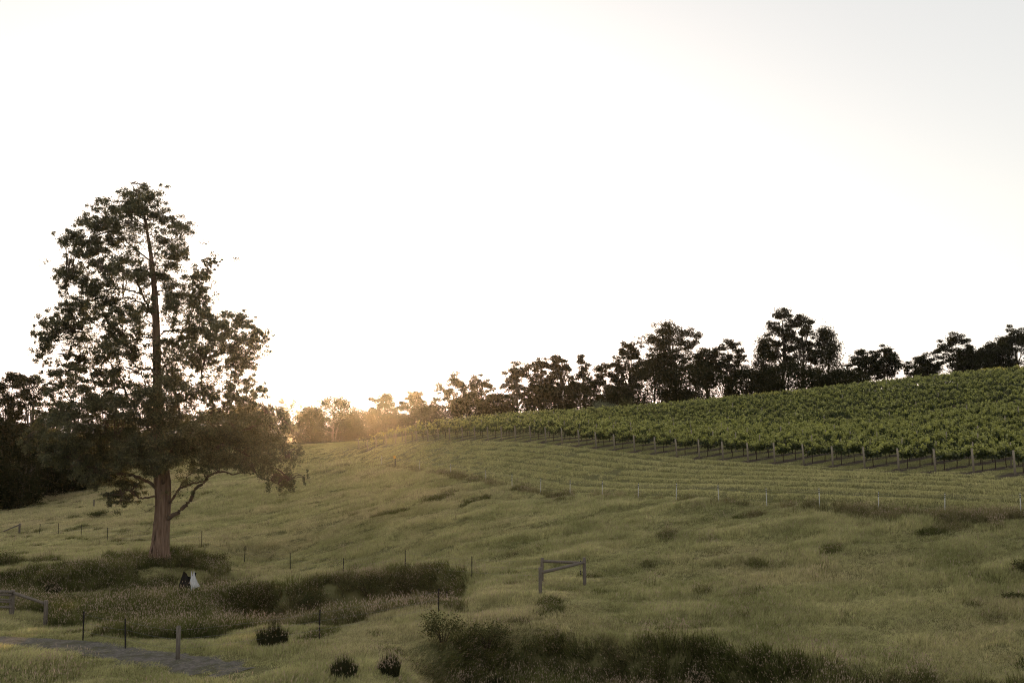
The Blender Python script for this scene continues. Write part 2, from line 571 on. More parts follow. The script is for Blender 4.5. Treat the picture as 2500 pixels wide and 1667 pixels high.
def ground_material():
    m, nt, out = new_mat('ground_turf')
    wp = worldpos(nt)
    n1 = noise(nt, 0.35, wp, 4)
    n2 = noise(nt, 6.0, wp, 4, 0.7)
    turf = mixc(nt, ramp(nt, n1, 0.3, 0.7), (0.075, 0.078, 0.030), (0.125, 0.118, 0.050))
    turf = mixc(nt, ramp(nt, n2, 0.35, 0.75), turf, (0.15, 0.135, 0.065))
    # vineyard: bare strips under the vine rows
    dot = N(nt, 'ShaderNodeVectorMath', operation='DOT_PRODUCT')
    nt.links.new(wp, dot.inputs[0]); dot.inputs[1].default_value = (ROWN[0], ROWN[1], 0)
    sub = N(nt, 'ShaderNodeMath', operation='SUBTRACT'); nt.links.new(dot.outputs['Value'], sub.inputs[0]); sub.inputs[1].default_value = ROWC0 - ROWS / 2
    nz = noise(nt, 0.9, wp, 3)
    nm = N(nt, 'ShaderNodeMath', operation='MULTIPLY_ADD'); nt.links.new(nz, nm.inputs[0]); nm.inputs[1].default_value = 0.7
    nt.links.new(sub.outputs[0], nm.inputs[2])
    md = N(nt, 'ShaderNodeMath', operation='FLOORED_MODULO'); nt.links.new(nm.outputs[0], md.inputs[0]); md.inputs[1].default_value = ROWS
    s2 = N(nt, 'ShaderNodeMath', operation='SUBTRACT'); nt.links.new(md.outputs[0], s2.inputs[0]); s2.inputs[1].default_value = ROWS / 2 + 0.35
    ab = N(nt, 'ShaderNodeMath', operation='ABSOLUTE'); nt.links.new(s2.outputs[0], ab.inputs[0])
    strip = N(nt, 'ShaderNodeMapRange'); nt.links.new(ab.outputs[0], strip.inputs[0])
    strip.inputs[1].default_value = 0.45; strip.inputs[2].default_value = 0.65; strip.inputs[3].default_value = 1; strip.inputs[4].default_value = 0
    va = N(nt, 'ShaderNodeAttribute', attribute_name='vineyard')
    ml = N(nt, 'ShaderNodeMath', operation='MULTIPLY'); nt.links.new(strip.outputs[0], ml.inputs[0]); nt.links.new(va.outputs['Fac'], ml.inputs[1])
    soil = mixc(nt, n2, (0.040, 0.031, 0.024), (0.080, 0.062, 0.048))
    c = mixc(nt, ml.outputs[0], turf, soil)
    mud = N(nt, 'ShaderNodeAttribute', attribute_name='mud')
    c = mixc(nt, mud.outputs['Fac'], c, (0.035, 0.030, 0.020))
    p = N(nt, 'ShaderNodeBsdfPrincipled')
    nt.links.new(c, p.inputs['Base Color']); p.inputs['Roughness'].default_value = 1.0
    p.inputs['Specular IOR Level'].default_value = 0.05
    bp = N(nt, 'ShaderNodeBump'); bp.inputs['Strength'].default_value = 0.6; bp.inputs['Distance'].default_value = 0.1
    nt.links.new(n2, bp.inputs['Height']); nt.links.new(bp.outputs[0], p.inputs['Normal'])
    nt.links.new(p.outputs[0], out.inputs[0])
    return m


UU = TU(XX, YY)
HEADY = interp_u(HEAD_D, UU)
vy_attr = (sstep(-3.0, -1.5, YY - HEADY) * (UU > 860) * (YY < 260) * (YY > 10)).ravel()
mud_attr = (sstep(0.6, 2.2, bank1_sd(XX, YY)) * sstep(1000, 1120, UU) * (YY > 20)).ravel()
idx = np.arange(NXg * NYg).reshape(NYg, NXg)
gf = np.stack([idx[:-1, :-1], idx[:-1, 1:], idx[1:, 1:], idx[1:, :-1]], -1).reshape(-1, 4)
gm = mesh_np('ground', np.stack([XX, YY, ZZ], -1).reshape(-1, 3), gf, [ground_material()], smooth=True,
             attrs={'vineyard': vy_attr, 'mud': mud_attr})
link('ground', gm, kind='structure', label='rolling green meadow and vineyard hillside')

# dirt track, lower left
m, nt, out = new_mat('gravel_track')
wp = worldpos(nt)
n1 = noise(nt, 1.3, wp, 7, 0.75); n2 = ramp(nt, noise(nt, 9, wp, 6, 0.8), 0.34, 0.66)
c = mixc(nt, n2, (0.085, 0.074, 0.062), (0.34, 0.30, 0.265))
c = mixc(nt, ramp(nt, n1, 0.44, 0.60), c, (0.10, 0.097, 0.050))
p = N(nt, 'ShaderNodeBsdfPrincipled'); nt.links.new(c, p.inputs['Base Color']); p.inputs['Roughness'].default_value = 0.95
bp = N(nt, 'ShaderNodeBump'); bp.inputs['Strength'].default_value = 1.0; bp.inputs['Distance'].default_value = 0.12
nt.links.new(n2, bp.inputs['Height']); nt.links.new(bp.outputs[0], p.inputs['Normal']); nt.links.new(p.outputs[0], out.inputs[0])
M['track'] = m
cl = spline(TRK, 90)
tv = []; tf = []
for i, pnt in enumerate(cl):
    t = cl[min(i + 1, 89)] - cl[max(i - 1, 0)]; t /= np.linalg.norm(t)
    nrm = np.array([-t[1], t[0]])
    hw = 1.2 * (1 - max(0, (i - 70) / 20) ** 2) + 0.05
    for k in range(9):
        f = (k - 4) / 4
        e = hw * f + (0.6 * (vnoise(i * 0.35, k * 0.0 + (f > 0) * 9, 12) - 0.5) * abs(f) * 2)
        q = pnt + nrm * e
        tv.append((q[0], q[1], float(hz(q[0], q[1])) + 0.03 - 0.025 * abs(f) ** 3))
for i in range(89):
    for k in range(8):
        a = i * 9 + k
        tf.append((a, a + 1, a + 10, a + 9))
link('dirt_track', mesh_np('dirt_track', tv, tf, [m], smooth=True), kind='structure', label='pale gravelly dirt track crossing the lower left corner')

# water lying in the ditch, bottom of the picture
m, nt, out = new_mat('ditch_water')
p = N(nt, 'ShaderNodeBsdfPrincipled'); p.inputs['Base Color'].default_value = (0.02, 0.02, 0.015, 1); p.inputs['Roughness'].default_value = 0.12
bp = N(nt, 'ShaderNodeBump'); bp.inputs['Strength'].default_value = 0.25; nt.links.new(noise(nt, 6, worldpos(nt), 3), bp.inputs['Height'])
nt.links.new(bp.outputs[0], p.inputs['Normal']); nt.links.new(p.outputs[0], out.inputs[0])
M['water'] = m


# ------------------------------------------------------------------ grass
def blades_patch(name, n, rad, hmin, hmax, wid, lean, mats, seed, seeds=0.0, spread=0.25):
    rg = np.random.default_rng(seed)
    r = rad * np.sqrt(rg.random(n)); a = rg.random(n) * 2 * np.pi
    bx, by = r * np.cos(a), r * np.sin(a)
    tuft = vnoise(bx * 6 + seed * 7.3, by * 6, seed)
    h = (hmin + (hmax - hmin) * rg.random(n) ** 1.3) * (0.7 + 0.55 * tuft)
    bt = np.clip(0.65 * (tuft - 0.5) * 1.6 + 0.5 + rg.normal(0, 0.22, n), 0, 1)
    h *= 1 - 0.35 * (r / rad) ** 2
    az = rg.random(n) * 2 * np.pi
    lx = (lean + rg.normal(0, spread, n)) * h; ly = rg.normal(0, spread, n) * h
    w = wid * (0.7 + 0.6 * rg.random(n))
    wx, wy = np.cos(az) * w / 2, np.sin(az) * w / 2
    z0 = np.full(n, -0.06)
    V = np.stack([np.stack([bx - wx, by - wy, z0], -1), np.stack([bx + wx, by + wy, z0], -1),
                  np.stack([bx + lx * .35 - wx * .8, by + ly * .35 - wy * .8, h * .6], -1),
                  np.stack([bx + lx * .35 + wx * .8, by + ly * .35 + wy * .8, h * .6], -1),
                  np.stack([bx + lx, by + ly, h * (1 - 0.15 * abs(lean))], -1)], 1)
    o = (np.arange(n) * 5)[:, None]
    Fc = np.concatenate([o + np.array([[0, 1, 3]]), o + np.array([[0, 3, 2]]), o + np.array([[2, 3, 4]])], 0)
    mi = np.zeros(len(Fc), int)
    V = V.reshape(-1, 3); bt = np.repeat(bt, 5)
    if seeds > 0:
        pick = rg.random(n) < seeds
        k = pick.sum()
        c = np.stack([bx + lx, by + ly, h * (1 - 0.15 * abs(lean))], -1)[pick]
        d = np.stack([lx, ly, h], -1)[pick]; d /= np.linalg.norm(d, axis=1, keepdims=True)
        s = np.cross(d, np.array([0, 1.0, 0])) ; s /= np.linalg.norm(s, axis=1, keepdims=True) + 1e-9
        an = rg.random(k)[:, None] * 6.28
        s2 = np.cross(d, s); s = s * np.cos(an) + s2 * np.sin(an)
        L = (0.06 + 0.07 * rg.random(k))[:, None]; ww = 0.014
        SV = np.stack([c - d * L * .3, c + d * L * .4 + s * ww, c + d * L, c + d * L * .4 - s * ww], 1).reshape(-1, 3)
        so = (len(V) + np.arange(k) * 4)[:, None]
        SF = np.concatenate([so + np.array([[0, 1, 2]]), so + np.array([[0, 2, 3]])], 0)
        V = np.vstack([V, SV]); Fc = np.vstack([Fc, SF]); mi = np.concatenate([mi, np.ones(len(SF), int)])
        bt = np.concatenate([bt, np.ones(len(SV))])
    return mesh_np(name, V, Fc, mats, mi, attrs={'bt': bt})


def variants(cname, meshes):
    c = bpy.data.collections.new(cname)
    for i, me in enumerate(meshes):
        c.objects.link(bpy.data.objects.new('%s_%02d' % (cname, i), me))
    return c


COLL = {
    'meadow': variants('meadow_patch', [blades_patch('meadow_patch', 230, 0.60, 0.08, 0.26, 0.014, 0.45, [M['meadow'], M['seed']], 10 + i, 0.004 + 0.008 * i) for i in range(4)]),
    'short': variants('mown_patch', [blades_patch('mown_patch', 120, 0.60, 0.03, 0.085, 0.022, 0.3, [M['short'], M['seed']], 20 + i, 0.0, 0.4) for i in range(3)]),
    'tall': variants('tall_patch', [blades_patch('tall_patch', 100, 0.45, 0.35, 0.95, 0.020, 0.18, [M['tall'], M['seed']], 30 + i, 0.05 + 0.05 * i, 0.2) for i in range(4)]),
    'seedy': variants('seed_patch', [blades_patch('seed_patch', 26, 0.5, 0.45, 0.95, 0.010, 0.15, [M['tall'], M['seed']], 40 + i, 0.95, 0.15) for i in range(3)]),
}


def scatter(name, label, coll, pos, rot, scl, idx_, tint):
    n = len(pos)
    me = bpy.data.meshes.new(name)
    me.vertices.add(n); me.vertices.foreach_set('co', np.asarray(pos, np.float32).ravel())
    for an, ty, val, key in (('rot', 'FLOAT_VECTOR', rot, 'vector'), ('scl', 'FLOAT_VECTOR', scl, 'vector'), ('vid', 'INT', idx_, 'value'), ('tint', 'FLOAT', tint, 'value')):
        a = me.attributes.new(an, ty, 'POINT')
        a.data.foreach_set(key, np.asarray(val, np.int32 if ty == 'INT' else np.float32).ravel())
    o = link(name, me, kind='stuff', label=label)
    ng = bpy.data.node_groups.new(name + '_scatter', 'GeometryNodeTree')
    ng.interface.new_socket('Geometry', in_out='INPUT', socket_type='NodeSocketGeometry')
    ng.interface.new_socket('Geometry', in_out='OUTPUT', socket_type='NodeSocketGeometry')
    gi = ng.nodes.new('NodeGroupInput'); go = ng.nodes.new('NodeGroupOutput')
    ci = ng.nodes.new('GeometryNodeCollectionInfo')
    ci.inputs['Collection'].default_value = coll
    ci.inputs['Separate Children'].default_value = True
    ci.inputs['Reset Children'].default_value = True
    ip = ng.nodes.new('GeometryNodeInstanceOnPoints')
    ip.inputs['Pick Instance'].default_value = True

    def att(nm, dt):
        a = ng.nodes.new('GeometryNodeInputNamedAttribute'); a.data_type = dt
        a.inputs['Name'].default_value = nm
        return a.outputs['Attribute']
    L = ng.links.new
    L(gi.outputs[0], ip.inputs['Points']); L(ci.outputs[0], ip.inputs['Instance'])
    L(att('vid', 'INT'), ip.inputs['Instance Index'])
    e2r = ng.nodes.new('FunctionNodeEulerToRotation'); L(att('rot', 'FLOAT_VECTOR'), e2r.inputs[0])
    L(e2r.outputs[0], ip.inputs['Rotation'])
    L(att('scl', 'FLOAT_VECTOR'), ip.inputs['Scale'])
    L(ip.outputs[0], go.inputs[0])
    md = o.modifiers.new('scatter', 'NODES'); md.node_group = ng
    return o


def tilt_euler(x, y, spin, amount=0.85):
    e = 0.6
    sx = (hz(x + e, y) - hz(x - e, y)) / (2 * e) * amount
    sy = (hz(x, y + e) - hz(x, y - e)) / (2 * e) * amount
    nrm = np.stack([-sx, -sy, np.ones_like(sx)], -1); nrm /= np.linalg.norm(nrm, axis=1, keepdims=True)
    ex = np.stack([np.cos(spin), np.sin(spin), np.zeros_like(spin)], -1)
    ex -= nrm * (ex * nrm).sum(-1, keepdims=True); ex /= np.linalg.norm(ex, axis=1, keepdims=True)
    ey = np.cross(nrm, ex)
    r20, r21, r22 = ex[:, 2], ey[:, 2], nrm[:, 2]
    return np.stack([np.arctan2(r21, r22), -np.arcsin(np.clip(r20, -1, 1)), np.arctan2(ex[:, 1], ex[:, 0])], -1)


gx = []; gy = []
for lo, hi, dens in ((29, 46, 10), (46, 62, 8), (62, 85, 5.5), (85, 120, 3.5), (120, 200, 1.6)):
    t0, t1 = (-120 - CU) / F, (2620 - CU) / F
    area = 0.5 * (t1 - t0) * (hi * hi - lo * lo)
    n = int(area * dens)
    y = np.sqrt(lo * lo + (hi * hi - lo * lo) * RNG.random(n))
    gx.append((t0 + (t1 - t0) * RNG.random(n)) * y); gy.append(y)
gx = np.concatenate(gx); gy = np.concatenate(gy)
uu = TU(gx, gy); fd = interp_u(FENCE_D, uu); hd = interp_u(HEAD_D, uu)
big = np.where(gy > 120, 1.7, np.where(gy > 85, 1.25, 1.0))
crest = interp_u([(600, 190), (1100, 188), (1600, 178), (2500, 168), (3000, 165)], uu)
ok = (gy < crest + 4) & (gy > 28)
ok &= ~((uu < 300) & (gy > 158))
td = track_dist(gx, gy)
ok &= (td > 1.15 + 0.8 * (fbm(gx * 1.1, gy * 1.1, 71) - 0.5)) | ((RNG.random(len(gx)) < 0.75) & (fbm(gx * 1.1, gy * 1.9, 72) > 0.665))
beyond = (gy > fd + 0.6) & (uu > 640)
vyard = beyond & (gy > hd - 2.0) & (uu > 850)
rowph = np.mod((gx * ROWN[0] + gy * ROWN[1]) - ROWC0 + ROWS / 2, ROWS) - ROWS / 2
ok &= ~(vyard & (np.abs(rowph) < 0.85) & (RNG.random(len(gx)) < 0.93))
big = np.where(vyard & (gy < 130), big * 0.8, big)
# tall rough grass
s1 = bank1_sd(gx, gy); s2 = bank2_sd(gx, gy)
nz = fbm(gx * 0.25, gy * 0.25, 41)
tall = (s1 > 0.5 - 1.0 * nz) & (uu > 1010 + 90 * nz)
tall |= (s2 > -1.0) & (s2 < 12 * (0.6 + nz * 0.7)) & (uu > 470) & (uu < 1150 - 60 * nz) & (gy > 44)
tall |= (uu < 560) & (gy < 74) & (gy > 50) & (nz + 0.25 * fbm(gx * 0.8, gy * 0.8, 44) > 0.53)
tall |= (uu < 560) & (gy > 44.5) & (gy < 56) & (nz > 0.42)
df = gy - fd
wstrong = np.interp(uu, [960, 1040, 1150, 1345, 1400, 1900, 2030, 2120, 2380, 2460, 2600], [0.2, 0.5, 0.65, 0.6, 0.15, 0.2, 0.35, 0.62, 0.62, 0.3, 0.25])
tall |= (df > -2.6 * wstrong * (0.4 + nz)) & (df < 0.3) & (uu > 900) & (RNG.random(len(gx)) < 0.35 + 0.65 * wstrong)
tuss = (fbm(gx * 0.55, gy * 0.75, 47) > 0.755) & (fbm(gx * 0.07, gy * 0.07, 48) > 0.40) & ~beyond
tall |= tuss
tall &= ~vyard
tall &= td > 1.3
tall &= ~((np.abs(uu - 480) < 45) & (gy > 60) & (gy < 70))
tall &= ~((uu < 150) & (gy < 52.5))
water_zone = (s1 > 2.6) & (uu > 1140) & (uu < 1300) & (fbm(gx * 0.9, gy * 0.9, 90) > 0.5)
ok &= ~water_zone
ok &= ~((np.hypot(gx - at(478, 66.5)[0] - 0.1, gy - 65.9) < 1.1))
short = beyond & ~tall
near_trk = td < 1.8
spin = RNG.normal(0.15, 1.3, len(gx))
spin = np.where(short, RNG.random(len(gx)) * 6.28, spin)
patchy = fbm(gx * 0.28, gy * 0.60, 55, 4)
fine = fbm(gx * 1.3, gy * 1.3, 56, 2)
hs_ = 0.40 + 1.05 * sstep(0.32, 0.7, patchy) * (0.6 + 0.8 * fine)
rot = tilt_euler(gx, gy, spin)
pos = np.stack([gx, gy, hz(gx, gy)], -1)
stripe = np.sin(2 * np.pi * 8.0 * (gy - fd) / np.maximum(hd - fd, 3) + 2.2 * fbm(gx * 0.08, gy * 0.08, 81)) * (gy < hd)
leftdry = sstep(620, 250, uu) * sstep(85, 120, gy)
tint_m = np.clip(0.02 + 0.9 * sstep(0.5, 0.75, fbm(gx * 0.16, gy * 0.22, 61, 4)) * 0.4 + leftdry * 0.35 + RNG.normal(0, 0.08, len(gx)), 0, 1)
tint_s = np.clip(0.02 + 0.60 * sstep(-0.5, 0.7, stripe) + 0.5 * (fbm(gx * 0.4, gy * 0.4, 63) - 0.45) + RNG.normal(0, 0.06, len(gx)), 0, 1)
tint_t = np.clip(np.where(uu < 640, -0.12, 0.08) + 1.1 * (fbm(gx * 0.5, gy * 0.5, 65) - 0.5) + RNG.normal(0, 0.1, len(gx)), 0, 1)
VID = RNG.integers(0, 12, len(gx))


def put(name, label, key, mask, hsc, tint, nv):
    k = mask & ok
    b = big[k]
    scatter(name, label, COLL[key], pos[k], rot[k], np.stack([b, b, hsc[k] * np.sqrt(b)], -1), VID[k] % nv, tint[k])
    print(name, k.sum())


put('meadow_grass', 'soft windswept olive meadow grass', 'meadow', ~short & ~tall, np.where(td < 1.3, 0.22, np.where(near_trk, 0.35 + 0.4 * fine, hs_)), tint_m, 4)
put('mown_grass', 'short mown grass in swathes below the vines', 'short', short, np.clip(0.85 + 0.8 * stripe * (0.6 + 0.8 * fine), 0.2, 1.9) * np.where(vyard, 0.9, 1.1), tint_s, 3)
put('tall_grass', 'tall rank grass with pale seed heads on the banks', 'tall', tall & ((s1 < 2.2) | (uu < 1000) | (fine > 0.42)), np.where(tuss, 0.42, np.where(np.abs(df) < 3, 0.62, 0.9)) * (0.55 + 0.6 * fine + 0.35 * nz), np.where(np.abs(df) < 3, np.clip(tint_t + 0.3, 0, 1), tint_t), 4)

sg = (fbm(gx * 0.35, gy * 0.35, 91) > 0.56) & (RNG.random(len(gx)) < 0.22) & (td > 1.5) & ~beyond
sg &= ((s1 > -1.2) & (uu > 950)) | ((s2 > -3) & (s2 < 15) & (uu > 520) & (uu < 1180)) | ((gy < 58) & (uu < 620) & (gy > 42) & (RNG.random(len(gx)) < 0.4)) | (RNG.random(len(gx)) < 0.05) | ((gy < 40) & (uu < 420) & (RNG.random(len(gx)) < 0.5))
put('seed_head_grass', 'pale pinkish seed head stems along the banks and verge', 'seedy', sg, 0.75 + 0.5 * fine, tint_t, 3)

wv = []; wf = []
for u0, d0, ru, rd in ((1200, 38.6, 1.0, 0.5), (1245, 37.9, 0.8, 0.5)):
    c = at(u0, d0)
    b = len(wv); wv.append((c[0], c[1], 0))
    for k in range(20):
        a = 2 * math.pi * k / 20; r = 1 + 0.3 * math.sin(3 * a + u0)
        wv.append((c[0] + ru * r * math.cos(a), c[1] + rd * r * math.sin(a), 0))
    for k in range(20):
        wf.append((b, b + 1 + k, b + 1 + (k + 1) % 20))
wz = float(np.mean([float(hz(v[0], v[1])) for v in wv])) + 0.03
wv = [(v[0], v[1], float(hz(v[0], v[1])) * 0.0 + wz) for v in wv]
link('ditch_water', mesh_np('ditch_water', wv, wf, [M['water']]), kind='structure', label='still water lying in the ditch at the bottom edge')


# ------------------------------------------------------------------ leaves
def leaf_quads(c, rad, n, length, width, rg, droop=0.6, shell=0.5, soft=True):
    """n diamond leaves filling the ellipsoid at c; returns verts (4n,3)"""
    d = rg.normal(size=(n, 3)); d /= np.linalg.norm(d, axis=1, keepdims=True)
    r = rg.random(n) ** (1 / 3.0)
    r = r * (1 - shell) + shell * (0.75 + 0.3 * rg.random(n)) * (rg.random(n) < 0.75) + shell * r * 0.0
    ctr = np.asarray(c) + (rg.normal(0, 0.52, (n, 3)) if soft else d * r[:, None]) * np.asarray(rad)
    ax = rg.normal(size=(n, 3)); ax[:, 2] = ax[:, 2] * 0.6 - droop
    ax /= np.linalg.norm(ax, axis=1, keepdims=True)
    s = np.cross(ax, rg.normal(size=(n, 3))); s /= np.linalg.norm(s, axis=1, keepdims=True) + 1e-9
    L = (length * (0.7 + 0.6 * rg.random(n)))[:, None]; w = (width * (0.7 + 0.6 * rg.random(n)))[:, None]
    return np.stack([ctr - ax * L / 2, ctr + s * w / 2, ctr + ax * L / 2, ctr - s * w / 2], 1).reshape(-1, 3)


def leaf_mesh(name, V, mat, rg, tint=None):
    n = len(V) // 4
    Fc = np.arange(n * 4).reshape(n, 4)
    if tint is None:
        tint = np.clip(rg.normal(0.2, 0.34, n), 0, 1)
    return mesh_np(name, V, Fc, [mat], attrs={'tint': np.repeat(tint, 4)})


# ------------------------------------------------------------------ the big gum tree
TD = 71.5
TB = at(388, TD)
tree = empty('gum_tree', TB, 'tall old gum tree with brown stringy trunk standing alone in the meadow', 'tree')


def c1(x, y, dd=0.0):
    return W(x / 2.614, 400 + y / 2.614, TD + dd) - TB


def c2(x, y, dd=0.0):
    return W(x / 2.614, 850 + y / 2.614, TD + dd) - TB


PXM = TD / F / 2.614                      # metres for one pixel of the working enlargement
# trunk: fluted, spreading at the foot
tr = [c2(1000, 1400), c2(1020, 1290), c2(1030, 1180), c2(1037, 1060), c2(1040, 950), c2(1036, 850), c2(1028, 700), c2(1012, 450), c2(1002, 200), c1(1000, 1200), c1(995, 1000),
      c1(985, 800), c1(965, 600), c1(942, 450), c1(925, 350), c1(900, 250), c1(872, 185), c1(845, 140), c1(815, 98)]
tw = [68, 60, 51, 46, 45, 50, 42, 33, 26, 25, 23, 18, 13, 9, 7, 5, 3.2, 2.2, 1.0]
tr[0][2] -= 0.5
cp = spline(tr, 110); cw = np.interp(np.linspace(0, len(tw) - 1, 110), range(len(tw)), tw) * PXM
NT_ = 40
tv = []
for i in range(110):
    zz = cp[i][2]
    for k in range(NT_):
        a = 2 * math.pi * k / NT_
        tws = a + zz * 0.22
        fl = max(0.0, 1 - zz / 6.5)
        g = 1 + 0.15 * fl * math.cos(4 * tws + 0.6) + 0.11 * fl * math.cos(7 * tws + 2) + 0.05 * (float(vnoise(np.array(tws * 4.0), np.array(zz * 0.5), 5)) - 0.5) + 0.03 * math.sin(17 * tws)
        if zz < 1.2:
            g *= 1 + 0.25 * (1.2 - zz) * max(0, math.cos(3 * a + 1.0))
        tv.append(cp[i] + cw[i] * g * np.array([math.cos(a), math.sin(a), 0]))
tf = []
for i in range(109):
    for k in range(NT_):
        a = i * NT_ + k; b = i * NT_ + (k + 1) % NT_
        tf.append((a, b, b + NT_, a + NT_))
gtrunk = link('trunk', mesh_np('trunk', tv, tf, [M['bark']], smooth=True), tree)

LIMBS = [  # points in the working enlargement (frame 1 above, 2 below), depth offset start/end, thickness start/end
    (1, [(968, 630), (900, 570), (830, 520), (795, 480), (755, 420), (700, 370)], 0, 0.8, 9, 3),
    (1, [(978, 940), (935, 880), (890, 790), (850, 725), (770, 690), (650, 690)], 0, -1.5, 13, 3),
    (1, [(905, 835), (800, 802), (700, 803), (620, 815), (540, 790), (470, 740), (420, 720)], -0.5, 0.5, 9, 2),
    (1, [(975, 960), (900, 885), (800, 855), (690, 885), (560, 900), (440, 930)], 0, 1.5, 10, 2.5),
    (1, [(975, 600), (1040, 520), (1100, 490), (1140, 452), (1165, 405)], 0, 0.5, 6, 2),
    (1, [(998, 760), (1040, 695), (1072, 640), (1110, 590)], 0, -0.5, 7, 2),
    (1, [(1012, 1110), (1050, 1068), (1120, 1066), (1172, 1040), (1212, 980), (1240, 920), (1290, 800), (1310, 720), (1380, 640)], 0, -0.8, 14, 2),
    (1, [(1100, 1066), (1118, 1010), (1130, 940), (1140, 870)], 0, -1.2, 8, 2),
    (1, [(1010, 1330), (1060, 1290), (1090, 1220), (1110, 1160)], 0, -1.0, 11, 3),
    (1, [(1000, 1220), (1040, 1260), (1062, 1310), (1075, 1400)], 0.3, -0.5, 9, 7),
    (1, [(985, 1312), (900, 1308), (868, 1288), (830, 1230), (800, 1170), (780, 1100)], 0, 0.8, 12, 3),
    (1, [(890, 1300), (918, 1380), (925, 1440)], 0.2, 0.0, 7, 5),
    (2, [(985, 560), (880, 420), (760, 190), (700, 90), (620, 10)], 0, 2.0, 14, 4),
    (1, [(640, 1235), (560, 1175), (500, 1130), (460, 1080), (390, 990)], 2.0, 2.5, 4, 1.5),
    (1, [(560, 1330), (525, 1250), (500, 1160), (478, 1060)], 1.6, 1.8, 4, 2),
    (1, [(720, 1290), (640, 1200), (575, 1130), (520, 1060)], 1.6, 0.8, 4, 1.5),
    (2, [(1050, 800), (1105, 690), (1170, 600), (1250, 490), (1335, 425), (1362, 365), (1315, 280), (1280, 235), (1290, 140), (1310, 10)], 0, -1.5, 20, 6),
    (1, [(1300, 1290), (1325, 1190), (1340, 1100), (1350, 1020)], -1.6, -1.6, 6, 2),
    (1, [(1295, 1330), (1240, 1230), (1200, 1150), (1230, 1080)], -1.5, -0.8, 5, 2),
    (2, [(1340, 425), (1420, 380), (1460, 290), (1500, 210), (1500, 100), (1510, 10)], -1.0, -0.5, 9, 4),
    (1, [(1500, 1380), (1545, 1280), (1600, 1180), (1690, 1100)], -0.5, -1.0, 6, 1.5),
    (1, [(1505, 1300), (1470, 1200), (1450, 1080)], -0.5, -0.2, 5, 2),
    (1, [(1500, 1390), (1450, 1405), (1400, 1380), (1370, 1400)], -0.5, -0.8, 5, 3),
    (2, [(1072, 1085), (1150, 1030), (1215, 968), (1245, 900), (1310, 850), (1342, 808), (1420, 790), (1480, 800), (1560, 795), (1620, 800)], -0.4, -1.5, 22, 3),
    (2, [(1085, 990), (1138, 908), (1200, 872), (1290, 850), (1320, 830)], -0.2, -1.3, 14, 8),
    (2, [(1140, 905), (1170, 850), (1230, 790), (1260, 755)], -0.4, -0.8, 7, 3),
    (2, [(1560, 700), (1600, 720), (1625, 780), (1655, 822), (1740, 850), (1800, 872), (1850, 830)], -1.5, -2.2, 9, 2),
    (2, [(1400, 600), (1500, 640), (1590, 690), (1700, 740), (1850, 700)], -1.2, -1.8, 10, 2),
    (2, [(995, 945), (900, 952), (860, 935), (800, 905), (760, 980)], -0.5, -1.5, 11, 3),
    (2, [(1010, 900), (900, 830), (780, 800), (680, 796), (560, 752), (420, 700)], -0.3, -1.0, 17, 4),
    (2, [(1040, 860), (1060, 740), (1100, 640), (1150, 500), (1140, 380), (1110, 230)], -0.6, -2.2, 20, 5),
    (2, [(1020, 830), (930, 700), (800, 600), (650, 540), (480, 500), (300, 560)], -0.2, -2.0, 20, 4),
    (2, [(1020, 800), (900, 620), (760, 470), (600, 380), (420, 350)], 0.3, 2.0, 18, 4),
    (2, [(1050, 780), (1160, 680), (1300, 600), (1450, 560), (1620, 500), (1780, 450)], -0.3, -2.0, 18, 4),
    (2, [(1000, 1000), (940, 1040), (900, 1015)], -0.6, -1.0, 4, 1.2),
    (2, [(985, 1120), (930, 1165), (890, 1170)], -0.6, -1.0, 3.5, 1.0),
    (1, [(905, 285), (860, 260), (800, 232)], 0, -0.2, 3.5, 1.0),
]
skel = []
for (fr, ps, d0, d1, w0, w1) in LIMBS:
    cf = c1 if fr == 1 else c2
    q = [cf(x, y, d0 + (d1 - d0) * i / (len(ps) - 1)) for i, (x, y) in enumerate(ps)]
    n = 6 * len(ps)
    s = spline(q, n)
    s[1:-1] += RNG.normal(0, 0.035, (n - 2, 3))
    MB().tube(s, np.linspace(w0, w1, n) * PXM * 0.62, 9, wob=0.15, seed=n).build('limb', M['limb'], gtrunk)
    skel.append(s)
skel.append(cp[40:])
SK = np.vstack(skel)

